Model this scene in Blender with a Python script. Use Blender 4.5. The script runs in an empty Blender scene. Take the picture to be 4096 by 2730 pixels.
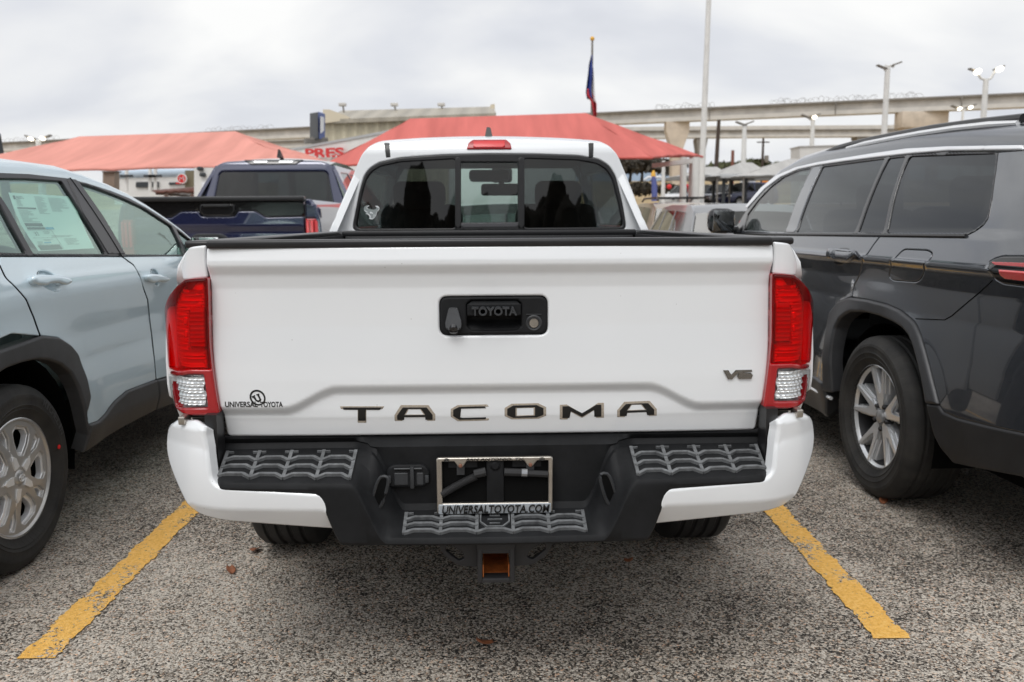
import bpy, bmesh, math, random
import numpy as np
from mathutils import Vector, Matrix
from mathutils.geometry import delaunay_2d_cdt
random.seed(7); RNG = np.random.default_rng(7)
SC = bpy.context.scene
COL = SC.collection
R_ = math.radians
# ------------------------------------------------------------------ camera
YAW, PITCH, ROLL = .0284, .140, -.0054
CAM = np.array([-.0164, -2.2, 1.27])
def _axes():
    cy, sy, cp, sp = math.cos(YAW), math.sin(YAW), math.cos(PITCH), math.sin(PITCH)
    fw = np.array([sy*cp, cy*cp, -sp]); rt = np.array([cy, -sy, 0.]); up = np.cross(rt, fw)
    return rt*math.cos(ROLL)+up*math.sin(ROLL), -rt*math.sin(ROLL)+up*math.cos(ROLL), fw
AR, AU, AF = _axes()
cam = bpy.data.cameras.new('camera'); camo = bpy.data.objects.new('camera', cam); COL.objects.link(camo)
camo.matrix_world = Matrix(((AR[0], AU[0], -AF[0], CAM[0]), (AR[1], AU[1], -AF[1], CAM[1]), (AR[2], AU[2], -AF[2], CAM[2]), (0, 0, 0, 1)))
cam.lens = 30; cam.sensor_width = 36; cam.clip_start = .05; cam.clip_end = 5000
cam.dof.use_dof = True; cam.dof.focus_distance = 2.35; cam.dof.aperture_fstop = 5.0
SC.camera = camo
# ------------------------------------------------------------------ world + sun (overcast)
SUN_EL, SUN_AZ = R_(56), R_(200)        # azimuth measured from +Y clockwise: behind the viewer, a little left
W = bpy.data.worlds.new("World"); SC.world = W; W.use_nodes = True
nt = W.node_tree; nt.nodes.clear()
def N(t, typ, **kw):
    n = t.nodes.new(typ)
    for k, v in kw.items(): setattr(n, k, v)
    return n
def math_(t, op, a, b=None, clamp=False):
    n = N(t, 'ShaderNodeMath', operation=op, use_clamp=clamp)
    for i, v in enumerate((a, b)):
        if v is None: continue
        if isinstance(v, (int, float)): n.inputs[i].default_value = v
        else: t.links.new(v, n.inputs[i])
    return n.outputs[0]
def ramp_(t, fac, stops, interp='LINEAR'):
    n = N(t, 'ShaderNodeValToRGB'); cr = n.color_ramp; cr.interpolation = interp
    while len(cr.elements) < len(stops): cr.elements.new(.5)
    for e, (p, c) in zip(cr.elements, stops):
        e.position = p; e.color = (c[0], c[1], c[2], 1) if not isinstance(c, (int, float)) else (c, c, c, 1)
    t.links.new(fac, n.inputs[0]); return n.outputs[0]
tc = N(nt, 'ShaderNodeTexCoord'); sx = N(nt, 'ShaderNodeSeparateXYZ'); nt.links.new(tc.outputs['Generated'], sx.inputs[0])
zc = math_(nt, 'MAXIMUM', sx.outputs[2], 0.0)
den = math_(nt, 'ADD', zc, .42)
cx = N(nt, 'ShaderNodeCombineXYZ')
nt.links.new(math_(nt, 'DIVIDE', sx.outputs[0], den), cx.inputs[0]); nt.links.new(math_(nt, 'DIVIDE', sx.outputs[1], den), cx.inputs[1])
n1 = N(nt, 'ShaderNodeTexNoise'); n1.inputs['Scale'].default_value = 1.9; n1.inputs['Detail'].default_value = 5; n1.inputs['Roughness'].default_value = .46; n1.inputs['Distortion'].default_value = .35
mpn = N(nt, 'ShaderNodeMapping'); mpn.inputs['Location'].default_value = (3.3, 1.7, 0); mpn.inputs['Scale'].default_value = (.9, 1.35, 1)
nt.links.new(cx.outputs[0], mpn.inputs[0]); nt.links.new(mpn.outputs[0], n1.inputs['Vector'])
ccol = ramp_(nt, n1.outputs['Fac'], [(.32, (.61, .63, .68)), (.44, (.715, .73, .77)), (.54, (.83, .835, .845)), (.64, (.94, .938, .925))])
# brighter towards the zenith and around the hidden sun
sund = Vector((math.sin(SUN_AZ)*math.cos(SUN_EL), math.cos(SUN_AZ)*math.cos(SUN_EL), math.sin(SUN_EL)))
dt = N(nt, 'ShaderNodeVectorMath', operation='DOT_PRODUCT'); nt.links.new(tc.outputs['Generated'], dt.inputs[0]); dt.inputs[1].default_value = sund
glow = math_(nt, 'POWER', math_(nt, 'MAXIMUM', dt.outputs['Value'], 0.0), 6.0)
zen = math_(nt, 'MULTIPLY', math_(nt, 'SMOOTH_MAX', math_(nt, 'SUBTRACT', zc, .2), 0.0), .15)
gain = math_(nt, 'ADD', math_(nt, 'ADD', zen, math_(nt, 'MULTIPLY', glow, 1.35)), 1.0)
hiz = math_(nt, 'MULTIPLY', math_(nt, 'SUBTRACT', zc, .22), 3.0, True)   # heavier cloud overhead
n3 = N(nt, 'ShaderNodeTexNoise'); n3.inputs['Scale'].default_value = 3.1; n3.inputs['Detail'].default_value = 5; nt.links.new(mpn.outputs[0], n3.inputs['Vector'])
hv = math_(nt, 'ADD', math_(nt, 'MULTIPLY', math_(nt, 'MULTIPLY', math_(nt, 'SUBTRACT', n3.outputs['Fac'], .5), 2.6), hiz), 1.0)
gain = math_(nt, 'MULTIPLY', gain, hv)
mulc = N(nt, 'ShaderNodeVectorMath', operation='SCALE'); nt.links.new(ccol, mulc.inputs[0]); nt.links.new(gain, mulc.inputs['Scale'])
bgc = N(nt, 'ShaderNodeBackground'); nt.links.new(mulc.outputs[0], bgc.inputs['Color']); bgc.inputs['Strength'].default_value = 1.0
sky = N(nt, 'ShaderNodeTexSky', sky_type='NISHITA'); sky.sun_disc = False; sky.sun_elevation = SUN_EL; sky.sun_rotation = SUN_AZ
bgs = N(nt, 'ShaderNodeBackground'); nt.links.new(sky.outputs[0], bgs.inputs['Color']); bgs.inputs['Strength'].default_value = .1
mx = N(nt, 'ShaderNodeMixShader'); mx.inputs[0].default_value = .95
nt.links.new(bgs.outputs[0], mx.inputs[1]); nt.links.new(bgc.outputs[0], mx.inputs[2])
wo = N(nt, 'ShaderNodeOutputWorld'); nt.links.new(mx.outputs[0], wo.inputs[0])
sun = bpy.data.lights.new('sun', 'SUN'); sun.energy = .95; sun.angle = R_(24); sun.color = (1, .98, .95)
suno = bpy.data.objects.new('sun', sun); COL.objects.link(suno); suno.rotation_euler = (-sund).to_track_quat('-Z', 'Y').to_euler()
SC.view_settings.view_transform = 'Standard'; SC.view_settings.look = 'None'; SC.view_settings.exposure = 0.10; SC.view_settings.gamma = 1
# ------------------------------------------------------------------ tracing helpers (photo pixel -> point on a surface)
FPX, PCX, PCY = 3413.3, 2048., 1365.
def ray(px, py): return AF + AR*(px-PCX)/FPX - AU*(py-PCY)/FPX
KD = 4096/2353.
def U(x, y, depth):                       # point seen at (x, y) of the 2353-wide picture, on the plane Y = depth-2.2
    d = ray(x*KD, y*KD); return CAM + d*(depth/d[1])
def FR(x0, y0, kx, ky=None):
    ky = ky or kx
    return lambda pts: [(x0+kx*x, y0+ky*y) for x, y in pts]
fD = FR(0, 0, KD); fL = FR(600, 950, .5102); fA = FR(600, 900, .574); fB = FR(1600, 1000, .7225); f7 = FR(1300, 450, .595)
fPl = FR(1500, 1750, .425); fLC = FR(0, 600, .3826); fLW = FR(0, 1200, .7014); fRC = FR(2800, 450, .5508); fRW = FR(3100, 1100, .6058)
fT1 = FR(1340, 1580, .2805); fT2 = FR(2000, 1580, .2805); fHB = FR(1740, 1160, .204); fUE = FR(880, 1530, .119); fBull = FR(1430, 800, .0574)
class Frame:
    def __init__(s, o, th=0.):
        s.o = np.array(o, float); s.th = th; c, n = math.cos(th), math.sin(th)
        s.M = np.array([[c, -n, 0], [n, c, 0], [0, 0, 1.]])   # rows: local axes in world (x right, y forward); th>0 turns the nose right
    def loc(s, P): return s.M @ (np.asarray(P)-s.o)
    def trace(s, px, axis, fn, t0=.9, t1=14.):
        c = s.loc(CAM); out = []; o0, o1 = [i for i in range(3) if i != axis]
        tt = np.linspace(t0, t1, 1400)
        for p in px:
            d = s.M @ ray(*p)
            def g(t):
                P = c[:, None]+d[:, None]*np.atleast_1d(t); return P[axis]-np.array([float(fn(a, b)) for a, b in zip(P[o0], P[o1])]) if False else P[axis]-fn(P[o0], P[o1])
            v = g(tt); k = np.nonzero(v[:-1]*v[1:] <= 0)[0]
            if len(k):
                lo, hi = tt[k[0]], tt[k[0]+1]; sl = v[k[0]]
                for _ in range(30):
                    m = .5*(lo+hi); vm = g(m)[0]
                    if vm*sl > 0: lo = m
                    else: hi = m
                t = .5*(lo+hi)
            else: t = tt[np.argmin(np.abs(v))]
            out.append(c+d*t)
        return np.array(out)
    def tr2(s, px, axis, fn):
        P = s.trace(px, axis, fn); return P[:, [i for i in range(3) if i != axis]]
TF = Frame((-.003, 0, 0))
# ------------------------------------------------------------------ objects
def link(o, parent=None):
    COL.objects.link(o)
    if parent: o.parent = parent
    return o
def thing(name, label, cat, loc=(0, 0, 0), th=0., group=None):
    o = link(bpy.data.objects.new(name, None)); o.location = loc; o.rotation_euler = (0, 0, -th); o.empty_display_size = .3
    return tag(o, label, cat, group)
def tag(o, label, cat, group=None):
    o['label'] = label; o['category'] = cat
    if group: o['group'] = group
    return o
def struct(o, kind='structure'): o['kind'] = kind; return o
def mesh_obj(name, V, F, mat, parent=None, normals=None, sharp=35):
    me = bpy.data.meshes.new(name); me.from_pydata([tuple(map(float, v)) for v in V], [], [tuple(int(i) for i in f) for f in F])
    me.polygons.foreach_set('use_smooth', [True]*len(me.polygons))
    if normals is not None: me.normals_split_custom_set_from_vertices([tuple(map(float, n)) for n in normals])
    elif sharp is not None: me.set_sharp_from_angle(angle=R_(sharp))
    if mat: me.materials.append(mat)
    me.update()
    return link(bpy.data.objects.new(name, me), parent)
class MB:
    def __init__(s): s.bm = bmesh.new()
    def box(s, c, size, rz=0., bev=0., rx=0., ry=0., seg=2):
        M = Matrix.Translation(c) @ Matrix.Rotation(rz, 4, 'Z') @ Matrix.Rotation(ry, 4, 'Y') @ Matrix.Rotation(rx, 4, 'X') @ Matrix.Diagonal((*size, 1))
        g = bmesh.ops.create_cube(s.bm, size=1, matrix=M)
        if bev:
            es = list({e for v in g['verts'] for e in v.link_edges})
            bmesh.ops.bevel(s.bm, geom=es, offset=bev, segments=seg, affect='EDGES', profile=.5)
        return s
    def tube(s, path, r, n=8, caps=True):
        path = [Vector(p) for p in path]; rings = []; rr = r if isinstance(r, (list, tuple)) else [r]*len(path)
        for i, p in enumerate(path):
            a = path[max(i-1, 0)]; b = path[min(i+1, len(path)-1)]; d = (b-a).normalized()
            ref = Vector((0, 0, 1)) if abs(d.z) < .95 else Vector((1, 0, 0))
            u = d.cross(ref).normalized(); w = u.cross(d)
            rings.append([s.bm.verts.new(p+(u*math.cos(2*math.pi*k/n)+w*math.sin(2*math.pi*k/n))*rr[i]) for k in range(n)])
        for a, b in zip(rings, rings[1:]):
            for k in range(n): s.bm.faces.new((a[k], a[(k+1) % n], b[(k+1) % n], b[k]))
        if caps: s.bm.faces.new(rings[0][::-1]); s.bm.faces.new(rings[-1])
        return s
    def lathe(s, prof, M, n=48, cap=False):   # prof (r, x): spun about the x axis of M
        rings = []
        for r, x in prof:
            rings.append([s.bm.verts.new(M @ Vector((x, r*math.cos(2*math.pi*k/n), r*math.sin(2*math.pi*k/n)))) for k in range(n)])
        for a, b in zip(rings, rings[1:]):
            for k in range(n): s.bm.faces.new((a[k], b[k], b[(k+1) % n], a[(k+1) % n]))
        if cap: s.bm.faces.new(rings[0]); s.bm.faces.new(rings[-1][::-1])
        return s
    def prism(s, pts, fn, w0, w1, bev=0.):      # polygon (u, v) -> fn(u, v, w)
        a = [s.bm.verts.new(fn(u, v, w0)) for u, v in pts]; b = [s.bm.verts.new(fn(u, v, w1)) for u, v in pts]; n = len(pts)
        f0 = s.bm.faces.new(a[::-1]); f1 = s.bm.faces.new(b)
        for k in range(n): s.bm.faces.new((a[k], a[(k+1) % n], b[(k+1) % n], b[k]))
        if bev: bmesh.ops.bevel(s.bm, geom=list(f1.edges), offset=bev, segments=2, affect='EDGES')
        return s
    def quad(s, *p): s.bm.faces.new([s.bm.verts.new(q) for q in p]); return s
    def build(s, name, mat, parent=None, sharp=35, tri=False):
        bmesh.ops.recalc_face_normals(s.bm, faces=s.bm.faces)
        me = bpy.data.meshes.new(name)
        if tri: bmesh.ops.triangulate(s.bm, faces=s.bm.faces)
        s.bm.to_mesh(me); s.bm.free()
        me.polygons.foreach_set('use_smooth', [True]*len(me.polygons)); me.set_sharp_from_angle(angle=R_(sharp))
        if mat: me.materials.append(mat)
        return link(bpy.data.objects.new(name, me), parent)
def copy_tree(o, parent=None):
    c = o.copy(); COL.objects.link(c); c.parent = parent
    for ch in list(o.children): copy_tree(ch, c)
    return c
def fillet(pts, rad, n=5):
    pts = [np.array(p, float) for p in pts]; out = []; m = len(pts)
    rads = rad if isinstance(rad, (list, tuple)) else [rad]*m
    for i, p in enumerate(pts):
        a, b = pts[i-1], pts[(i+1) % m]; la, lb = np.linalg.norm(a-p), np.linalg.norm(b-p)
        c = min(rads[i], .48*la, .48*lb)
        if c < 1e-5: out.append(p); continue
        s, e = p+(a-p)/la*c, p+(b-p)/lb*c
        for k in range(n+1):
            t = k/n; out.append((1-t)**2*s+2*t*(1-t)*p+t*t*e)
    return np.array(out)
def resample(P, step):
    out = []
    for i in range(len(P)):
        a, b = P[i], P[(i+1) % len(P)]; L = np.linalg.norm(b-a); k = max(1, int(math.ceil(L/step)))
        if L < 1e-6: continue
        for j in range(k): out.append(a+(b-a)*j/k)
    return np.array(out)
def pip(P, poly):
    x, y = P[:, 0], P[:, 1]; ins = np.zeros(len(P), bool); n = len(poly)
    for i in range(n):
        x0, y0 = poly[i]; x1, y1 = poly[(i+1) % n]
        if y0 == y1: continue
        c = ((y0 > y) != (y1 > y)) & (x < (x1-x0)*(y-y0)/(y1-y0)+x0); ins ^= c
    return ins
def near(P, loops):
    best = np.full(len(P), 1e9); q = np.zeros_like(P)
    for L in loops:
        for i in range(len(L)):
            a, b = L[i], L[(i+1) % len(L)]; ab = b-a; l2 = ab@ab
            if l2 < 1e-14: continue
            t = np.clip(((P-a)@ab)/l2, 0, 1); c = a+t[:, None]*ab; d = np.hypot(*(P-c).T); m = d < best
            best[m] = d[m]; q[m] = c[m]
    return best, q
def area2(P): return .5*np.sum(P[:, 0]*np.roll(P[:, 1], -1)-np.roll(P[:, 0], -1)*P[:, 1])
def panel(name, outline, surf, mat, parent, out, holes=(), step=.04, r=.005, depth=.012, off=0., bstep=None):
    """sheet metal panel: outline (u, v) laid on surf(u, v) -> Nx3, rolled edges of radius r, flange of depth."""
    bstep = bstep or step*.6
    loops = [resample(np.array(outline, float), bstep)]+[resample(np.array(h, float), bstep) for h in holes]
    loops[0] = loops[0] if area2(loops[0]) > 0 else loops[0][::-1]
    loops = [loops[0]]+[l if area2(l) < 0 else l[::-1] for l in loops[1:]]
    pts = []; edges = []; bid = []
    for L in loops:
        b = len(pts); pts += list(L); edges += [(b+i, b+(i+1) % len(L)) for i in range(len(L))]; bid.append((b, len(L)))
    nb = len(pts); extra = []
    if r > 0:
        for L in loops:
            t = np.roll(L, -1, 0)-np.roll(L, 1, 0); t /= np.maximum(np.linalg.norm(t, axis=1), 1e-9)[:, None]; nin = np.stack([-t[:, 1], t[:, 0]], 1)
            for f in (.12, .35, .65, 1.0): extra.append(L+nin*r*f)
    lo, hi = loops[0].min(0), loops[0].max(0)
    gx, gy = np.meshgrid(np.arange(lo[0]+step*.5, hi[0], step), np.arange(lo[1]+step*.5, hi[1], step)); extra.append(np.stack([gx.ravel(), gy.ravel()], 1))
    for k, E in enumerate(extra):
        ins = pip(E, loops[0])
        for h in loops[1:]: ins &= ~pip(E, h)
        E = E[ins]
        if not len(E): continue
        d, _ = near(E, loops); lim = (r*(.12, .35, .65, 1.)[k % 4]*.9 if (r > 0 and k < len(extra)-1) else max(r*1.25, bstep*.35))
        pts += list(E[d >= lim])
    pts = np.array(pts)
    cv, ce, cf, *_ = delaunay_2d_cdt([Vector(map(float, p)) for p in pts], edges, [], 0, 1e-7)
    uv = np.array([(v[0], v[1]) for v in cv]); F = np.array([f for f in cf if len(f) == 3])
    cen = uv[F].mean(1); ok = pip(cen, loops[0])
    for h in loops[1:]: ok &= ~pip(cen, h)
    F = F[ok]
    e = 5e-4
    S = lambda q: np.asarray(surf(q[:, 0], q[:, 1]))
    def nrm(q):
        a = S(q+[e, 0])-S(q-[e, 0]); b = S(q+[0, e])-S(q-[0, e]); n = np.cross(a, b); n /= np.maximum(np.linalg.norm(n, axis=1), 1e-12)[:, None]
        return n*np.where(n@np.array(out, float) < 0, -1, 1)[:, None], a/(2*e), b/(2*e)
    P = S(uv); n, Pu, Pv = nrm(uv); P = P+n*off
    d, q = near(uv, loops)
    nv = n.copy()
    # outward in-plane direction
    g2 = q-uv; sm = d < 1e-6
    bn = np.zeros_like(uv)
    for (b, m), L in zip(bid, loops):
        t = np.roll(L, -1, 0)-np.roll(L, 1, 0); t /= np.maximum(np.linalg.norm(t, axis=1), 1e-9)[:, None]; bn[b:b+m] = np.stack([t[:, 1], -t[:, 0]], 1)
    g2[sm] = bn[sm] if len(uv) >= len(bn) else 0
    g3 = Pu*g2[:, :1]+Pv*g2[:, 1:]; g3 /= np.maximum(np.linalg.norm(g3, axis=1), 1e-12)[:, None]
    if r > 0:
        s = np.clip(1-d/r, 0, 1); h = r*(1-np.sqrt(np.maximum(1-s*s, 0))); P = P-n*h[:, None]*.9
        ph = np.arcsin(s*.96)[:, None]; nv = n*np.cos(ph)+g3*np.sin(ph)
    V = list(P); NN = list(nv); FF = []
    fn = np.cross(P[F[:, 1]]-P[F[:, 0]], P[F[:, 2]]-P[F[:, 0]]); fl = np.einsum('ij,ij->i', fn, n[F].mean(1)) < 0
    for f, x in zip(F, fl): FF.append((f[0], f[2], f[1]) if x else tuple(f))
    if depth > 0:
        for b, m in bid:
            base = len(V)
            for i in range(m): V.append(P[b+i]); NN.append(g3[b+i])
            for i in range(m): V.append(P[b+i]-n[b+i]*depth); NN.append(g3[b+i])
            for i in range(m):
                j = (i+1) % m; f = (base+i, base+j, base+m+j, base+m+i)
                w = np.cross(np.array(V[f[1]])-V[f[0]], np.array(V[f[3]])-V[f[0]])
                FF.append(f if w@g3[b+i] > 0 else f[::-1])
    return mesh_obj(name, V, FF, mat, parent, normals=NN)
def smoothcurve(zs, xs, w=.02):
    zs, xs = np.array(zs, float), np.array(xs, float); o = np.argsort(zs); zs, xs = zs[o], xs[o]
    g = np.arange(zs[0]-.5, zs[-1]+.5, .002); v = np.interp(g, zs, xs)
    k = np.hanning(max(3, int(2*w/.002)|1)); k /= k.sum(); p = len(k)//2
    v2 = np.convolve(np.pad(v, p, mode='edge'), k, 'valid')
    return lambda z: np.interp(z, g, v2)
sstep = lambda t: (lambda u: u*u*(3-2*u))(np.clip(t, 0, 1))
def grid(name, P, mat, parent=None, sharp=35):
    P = np.asarray(P); n, m = P.shape[:2]
    F = [(i*m+j, i*m+j+1, (i+1)*m+j+1, (i+1)*m+j) for i in range(n-1) for j in range(m-1)]
    return mesh_obj(name, P.reshape(-1, 3), F, mat, parent, sharp=sharp)
_TXT = {}
def text(name, body, box, fn, mat, parent, shear=0., bold=0., ext=0., keep=False):
    """lettering fitted into box (u0, v0, u1, v1) and laid through fn(u, v, w)."""
    cu = bpy.data.curves.new(name, 'FONT'); cu.body = body; cu.shear = shear; cu.offset = bold; cu.extrude = ext; cu.resolution_u = 4; cu.fill_mode = 'BOTH' if ext else 'FRONT'
    ob = bpy.data.objects.new(name, cu); COL.objects.link(ob); bpy.context.view_layer.update()
    me = bpy.data.meshes.new_from_object(ob.evaluated_get(bpy.context.evaluated_depsgraph_get()))
    bpy.data.objects.remove(ob); bpy.data.curves.remove(cu)
    V = np.array([v.co[:] for v in me.vertices]); lo, hi = V.min(0), V.max(0)
    u = box[0]+(V[:, 0]-lo[0])/(hi[0]-lo[0])*(box[2]-box[0]); v = box[1]+(V[:, 1]-lo[1])/(hi[1]-lo[1])*(box[3]-box[1])
    w = V[:, 2]
    for i, vt in enumerate(me.vertices): vt.co = fn(u[i], v[i], w[i])
    me.name = name; me.materials.clear(); me.materials.append(mat); me.update()
    return link(bpy.data.objects.new(name, me), parent)
# ------------------------------------------------------------------ materials
def mat(name, col, rough=.5, metal=0., coat=0., spec=.5, var=0., vs=6., bump=0., bs=60., emit=0., rvar=0.):
    m = bpy.data.materials.new(name); m.use_nodes = True; t = m.node_tree; b = t.nodes['Principled BSDF']
    b.inputs['Base Color'].default_value = (*col, 1); b.inputs['Roughness'].default_value = rough; b.inputs['Metallic'].default_value = metal
    b.inputs['Specular IOR Level'].default_value = spec
    if coat: b.inputs['Coat Weight'].default_value = coat; b.inputs['Coat Roughness'].default_value = .03
    o = N(t, 'ShaderNodeTexCoord').outputs['Object'] if (var or bump or rvar) else None
    if var or rvar:
        n = N(t, 'ShaderNodeTexNoise'); n.inputs['Scale'].default_value = vs; n.inputs['Detail'].default_value = 5; n.inputs['Roughness'].default_value = .62; t.links.new(o, n.inputs['Vector'])
        if var:
            c = ramp_(t, n.outputs['Fac'], [(.25, [max(0, x*(1-var)) for x in col]), (.75, [min(1, x*(1+var)) for x in col])]); t.links.new(c, b.inputs['Base Color'])
        if rvar: t.links.new(math_(t, 'ADD', math_(t, 'MULTIPLY', n.outputs['Fac'], rvar), rough-rvar*.5, True), b.inputs['Roughness'])
    if bump:
        n2 = N(t, 'ShaderNodeTexNoise'); n2.inputs['Scale'].default_value = bs; n2.inputs['Detail'].default_value = 3; t.links.new(o, n2.inputs['Vector'])
        bp = N(t, 'ShaderNodeBump'); bp.inputs['Strength'].default_value = bump; bp.inputs['Distance'].default_value = .002; t.links.new(n2.outputs['Fac'], bp.inputs['Height']); t.links.new(bp.outputs[0], b.inputs['Normal'])
    if emit: b.inputs['Emission Color'].default_value = (*col, 1); b.inputs['Emission Strength'].default_value = emit
    return m
def glass(name, tint, refl=1.0, rough=.01, ior=1.5, rcol=None):
    m = bpy.data.materials.new(name); m.use_nodes = True; t = m.node_tree; t.nodes.clear()
    tr = N(t, 'ShaderNodeBsdfTransparent'); tr.inputs[0].default_value = (*tint, 1)
    rc = rcol or (refl,)*3
    gl = N(t, 'ShaderNodeBsdfGlossy'); gl.inputs['Roughness'].default_value = rough; gl.inputs['Color'].default_value = (*rc, 1)
    g = N(t, 'ShaderNodeNewGeometry'); dp = N(t, 'ShaderNodeVectorMath', operation='DOT_PRODUCT'); t.links.new(g.outputs['Normal'], dp.inputs[0]); t.links.new(g.outputs['Incoming'], dp.inputs[1])
    c = math_(t, 'ABSOLUTE', dp.outputs['Value']); f0 = ((ior-1)/(ior+1))**2
    fr = math_(t, 'ADD', math_(t, 'MULTIPLY', math_(t, 'POWER', math_(t, 'SUBTRACT', 1.0, c, True), 5.0), 1-f0), f0)
    x = N(t, 'ShaderNodeMixShader'); t.links.new(fr, x.inputs[0]); t.links.new(tr.outputs[0], x.inputs[1]); t.links.new(gl.outputs[0], x.inputs[2])
    o = N(t, 'ShaderNodeOutputMaterial'); t.links.new(x.outputs[0], o.inputs[0]); return m
def asphalt_color(t, pos):
    """exposed aggregate: pale and tan stones in dark binder, worn in large patches"""
    wn = N(t, 'ShaderNodeTexNoise'); wn.inputs['Scale'].default_value = 120; wn.inputs['Detail'].default_value = 2; t.links.new(pos, wn.inputs['Vector'])
    add = N(t, 'ShaderNodeVectorMath', operation='MULTIPLY_ADD'); t.links.new(wn.outputs['Color'], add.inputs[0]); add.inputs[1].default_value = (.010, .010, .010); t.links.new(pos, add.inputs[2])
    def cells(sc):
        v = N(t, 'ShaderNodeTexVoronoi'); v.inputs['Scale'].default_value = sc; v.inputs['Randomness'].default_value = 1; t.links.new(add.outputs[0], v.inputs['Vector']); return v
    v1 = cells(168); v2 = cells(260); v3 = cells(24)
    sp = N(t, 'ShaderNodeSeparateColor'); t.links.new(v1.outputs['Color'], sp.inputs[0])
    sp2 = N(t, 'ShaderNodeSeparateColor'); t.links.new(v2.outputs['Color'], sp2.inputs[0])
    sp3 = N(t, 'ShaderNodeSeparateColor'); t.links.new(v3.outputs['Color'], sp3.inputs[0])
    big = N(t, 'ShaderNodeTexNoise'); big.inputs['Scale'].default_value = .95; big.inputs['Detail'].default_value = 5; big.inputs['Roughness'].default_value = .6; t.links.new(pos, big.inputs['Vector'])
    med = N(t, 'ShaderNodeTexNoise'); med.inputs['Scale'].default_value = 7; med.inputs['Detail'].default_value = 5; t.links.new(pos, med.inputs['Vector'])
    # tan wheel-worn lane to the left, tarry to the right
    xyz = N(t, 'ShaderNodeSeparateXYZ'); t.links.new(pos, xyz.inputs[0])
    side = math_(t, 'MULTIPLY', math_(t, 'MINIMUM', math_(t, 'SMOOTH_MAX', math_(t, 'MULTIPLY', xyz.outputs[0], -.10), -.03), .035), 1.0)
    wear = math_(t, 'ADD', math_(t, 'ADD', math_(t, 'MULTIPLY', big.outputs['Fac'], 1.0), math_(t, 'MULTIPLY', med.outputs['Fac'], .4)), side)
    wear = math_(t, 'SUBTRACT', wear, .555)                      # about -.3 .. .3
    rnd = math_(t, 'ADD', math_(t, 'MULTIPLY', sp.outputs[0], .78), math_(t, 'MULTIPLY', sp2.outputs[0], .22))
    thr = math_(t, 'ADD', rnd, wear)
    stone = ramp_(t, thr, [(.22, (.020, .019, .018)), (.40, (.045, .040, .036)), (.50, (.125, .108, .09)), (.60, (.245, .22, .188)), (.77, (.39, .355, .31)), (.97, (.60, .56, .50))])
    hue = ramp_(t, sp.outputs[1], [(.0, (1.0, .975, .95)), (.8, (1.01, .99, .96)), (.93, (1.10, .93, .80)), (1., (1.2, .82, .62))])
    mu = N(t, 'ShaderNodeMix', data_type='RGBA', blend_type='MULTIPLY'); mu.inputs[0].default_value = 1; t.links.new(stone, mu.inputs[6]); t.links.new(hue, mu.inputs[7])
    return mu.outputs[2], v1.outputs['Distance'], med.outputs['Fac'], xyz
def mk_ground():
    m = bpy.data.materials.new('asphalt_and_field'); m.use_nodes = True; t = m.node_tree; b = t.nodes['Principled BSDF']
    pos = N(t, 'ShaderNodeTexCoord').outputs['Object']
    c, dist, med, xyz = asphalt_color(t, pos)
    gn = N(t, 'ShaderNodeTexNoise'); gn.inputs['Scale'].default_value = .12; gn.inputs['Detail'].default_value = 6; t.links.new(pos, gn.inputs['Vector'])
    gr = ramp_(t, gn.outputs['Fac'], [(.3, (.30, .225, .12)), (.5, (.42, .31, .17)), (.7, (.50, .40, .25))])
    far = math_(t, 'MULTIPLY', math_(t, 'SUBTRACT', math_(t, 'ADD', xyz.outputs[1], math_(t, 'MULTIPLY', gn.outputs['Fac'], 6)), 70), .5, True)
    x = N(t, 'ShaderNodeMix', data_type='RGBA'); t.links.new(far, x.inputs[0]); t.links.new(c, x.inputs[6]); t.links.new(gr, x.inputs[7])
    t.links.new(x.outputs[2], b.inputs['Base Color']); b.inputs['Roughness'].default_value = .85; b.inputs['Specular IOR Level'].default_value = .3
    bp = N(t, 'ShaderNodeBump'); bp.inputs['Strength'].default_value = .35; bp.inputs['Distance'].default_value = .002; bp.invert = True; t.links.new(dist, bp.inputs['Height'])
    bp.inputs['Height'].default_value = 0; t.links.new(bp.outputs[0], b.inputs['Normal'])
    sc = math_(t, 'MULTIPLY', dist, 120.); t.links.new(sc, bp.inputs['Height'])
    return m
def mk_stripe():
    m = bpy.data.materials.new('worn_yellow_paint'); m.use_nodes = True; t = m.node_tree; b = t.nodes['Principled BSDF']
    pos = N(t, 'ShaderNodeTexCoord').outputs['Object']
    c, dist, med, xyz = asphalt_color(t, pos)
    n = N(t, 'ShaderNodeTexNoise'); n.inputs['Scale'].default_value = 75; n.inputs['Detail'].default_value = 4; n.inputs['Roughness'].default_value = .7; t.links.new(pos, n.inputs['Vector'])
    k = math_(t, 'ADD', n.outputs['Fac'], math_(t, 'MULTIPLY', math_(t, 'SUBTRACT', med, .5), .75))
    gone = ramp_(t, k, [(.372, 1.), (.40, 0.)])
    yel = ramp_(t, n.outputs['Fac'], [(.35, (.66, .34, .06)), (.5, (.82, .455, .095)), (.68, (.88, .56, .18))])
    x = N(t, 'ShaderNodeMix', data_type='RGBA'); t.links.new(gone, x.inputs[0]); t.links.new(yel, x.inputs[6]); t.links.new(c, x.inputs[7])
    t.links.new(x.outputs[2], b.inputs['Base Color']); b.inputs['Roughness'].default_value = .7
    bp = N(t, 'ShaderNodeBump'); bp.inputs['Strength'].default_value = .3; bp.inputs['Distance'].default_value = .002; t.links.new(math_(t, 'ADD', math_(t, 'MULTIPLY', dist, -60.), n.outputs['Fac']), bp.inputs['Height']); t.links.new(bp.outputs[0], b.inputs['Normal'])
    return m
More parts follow.
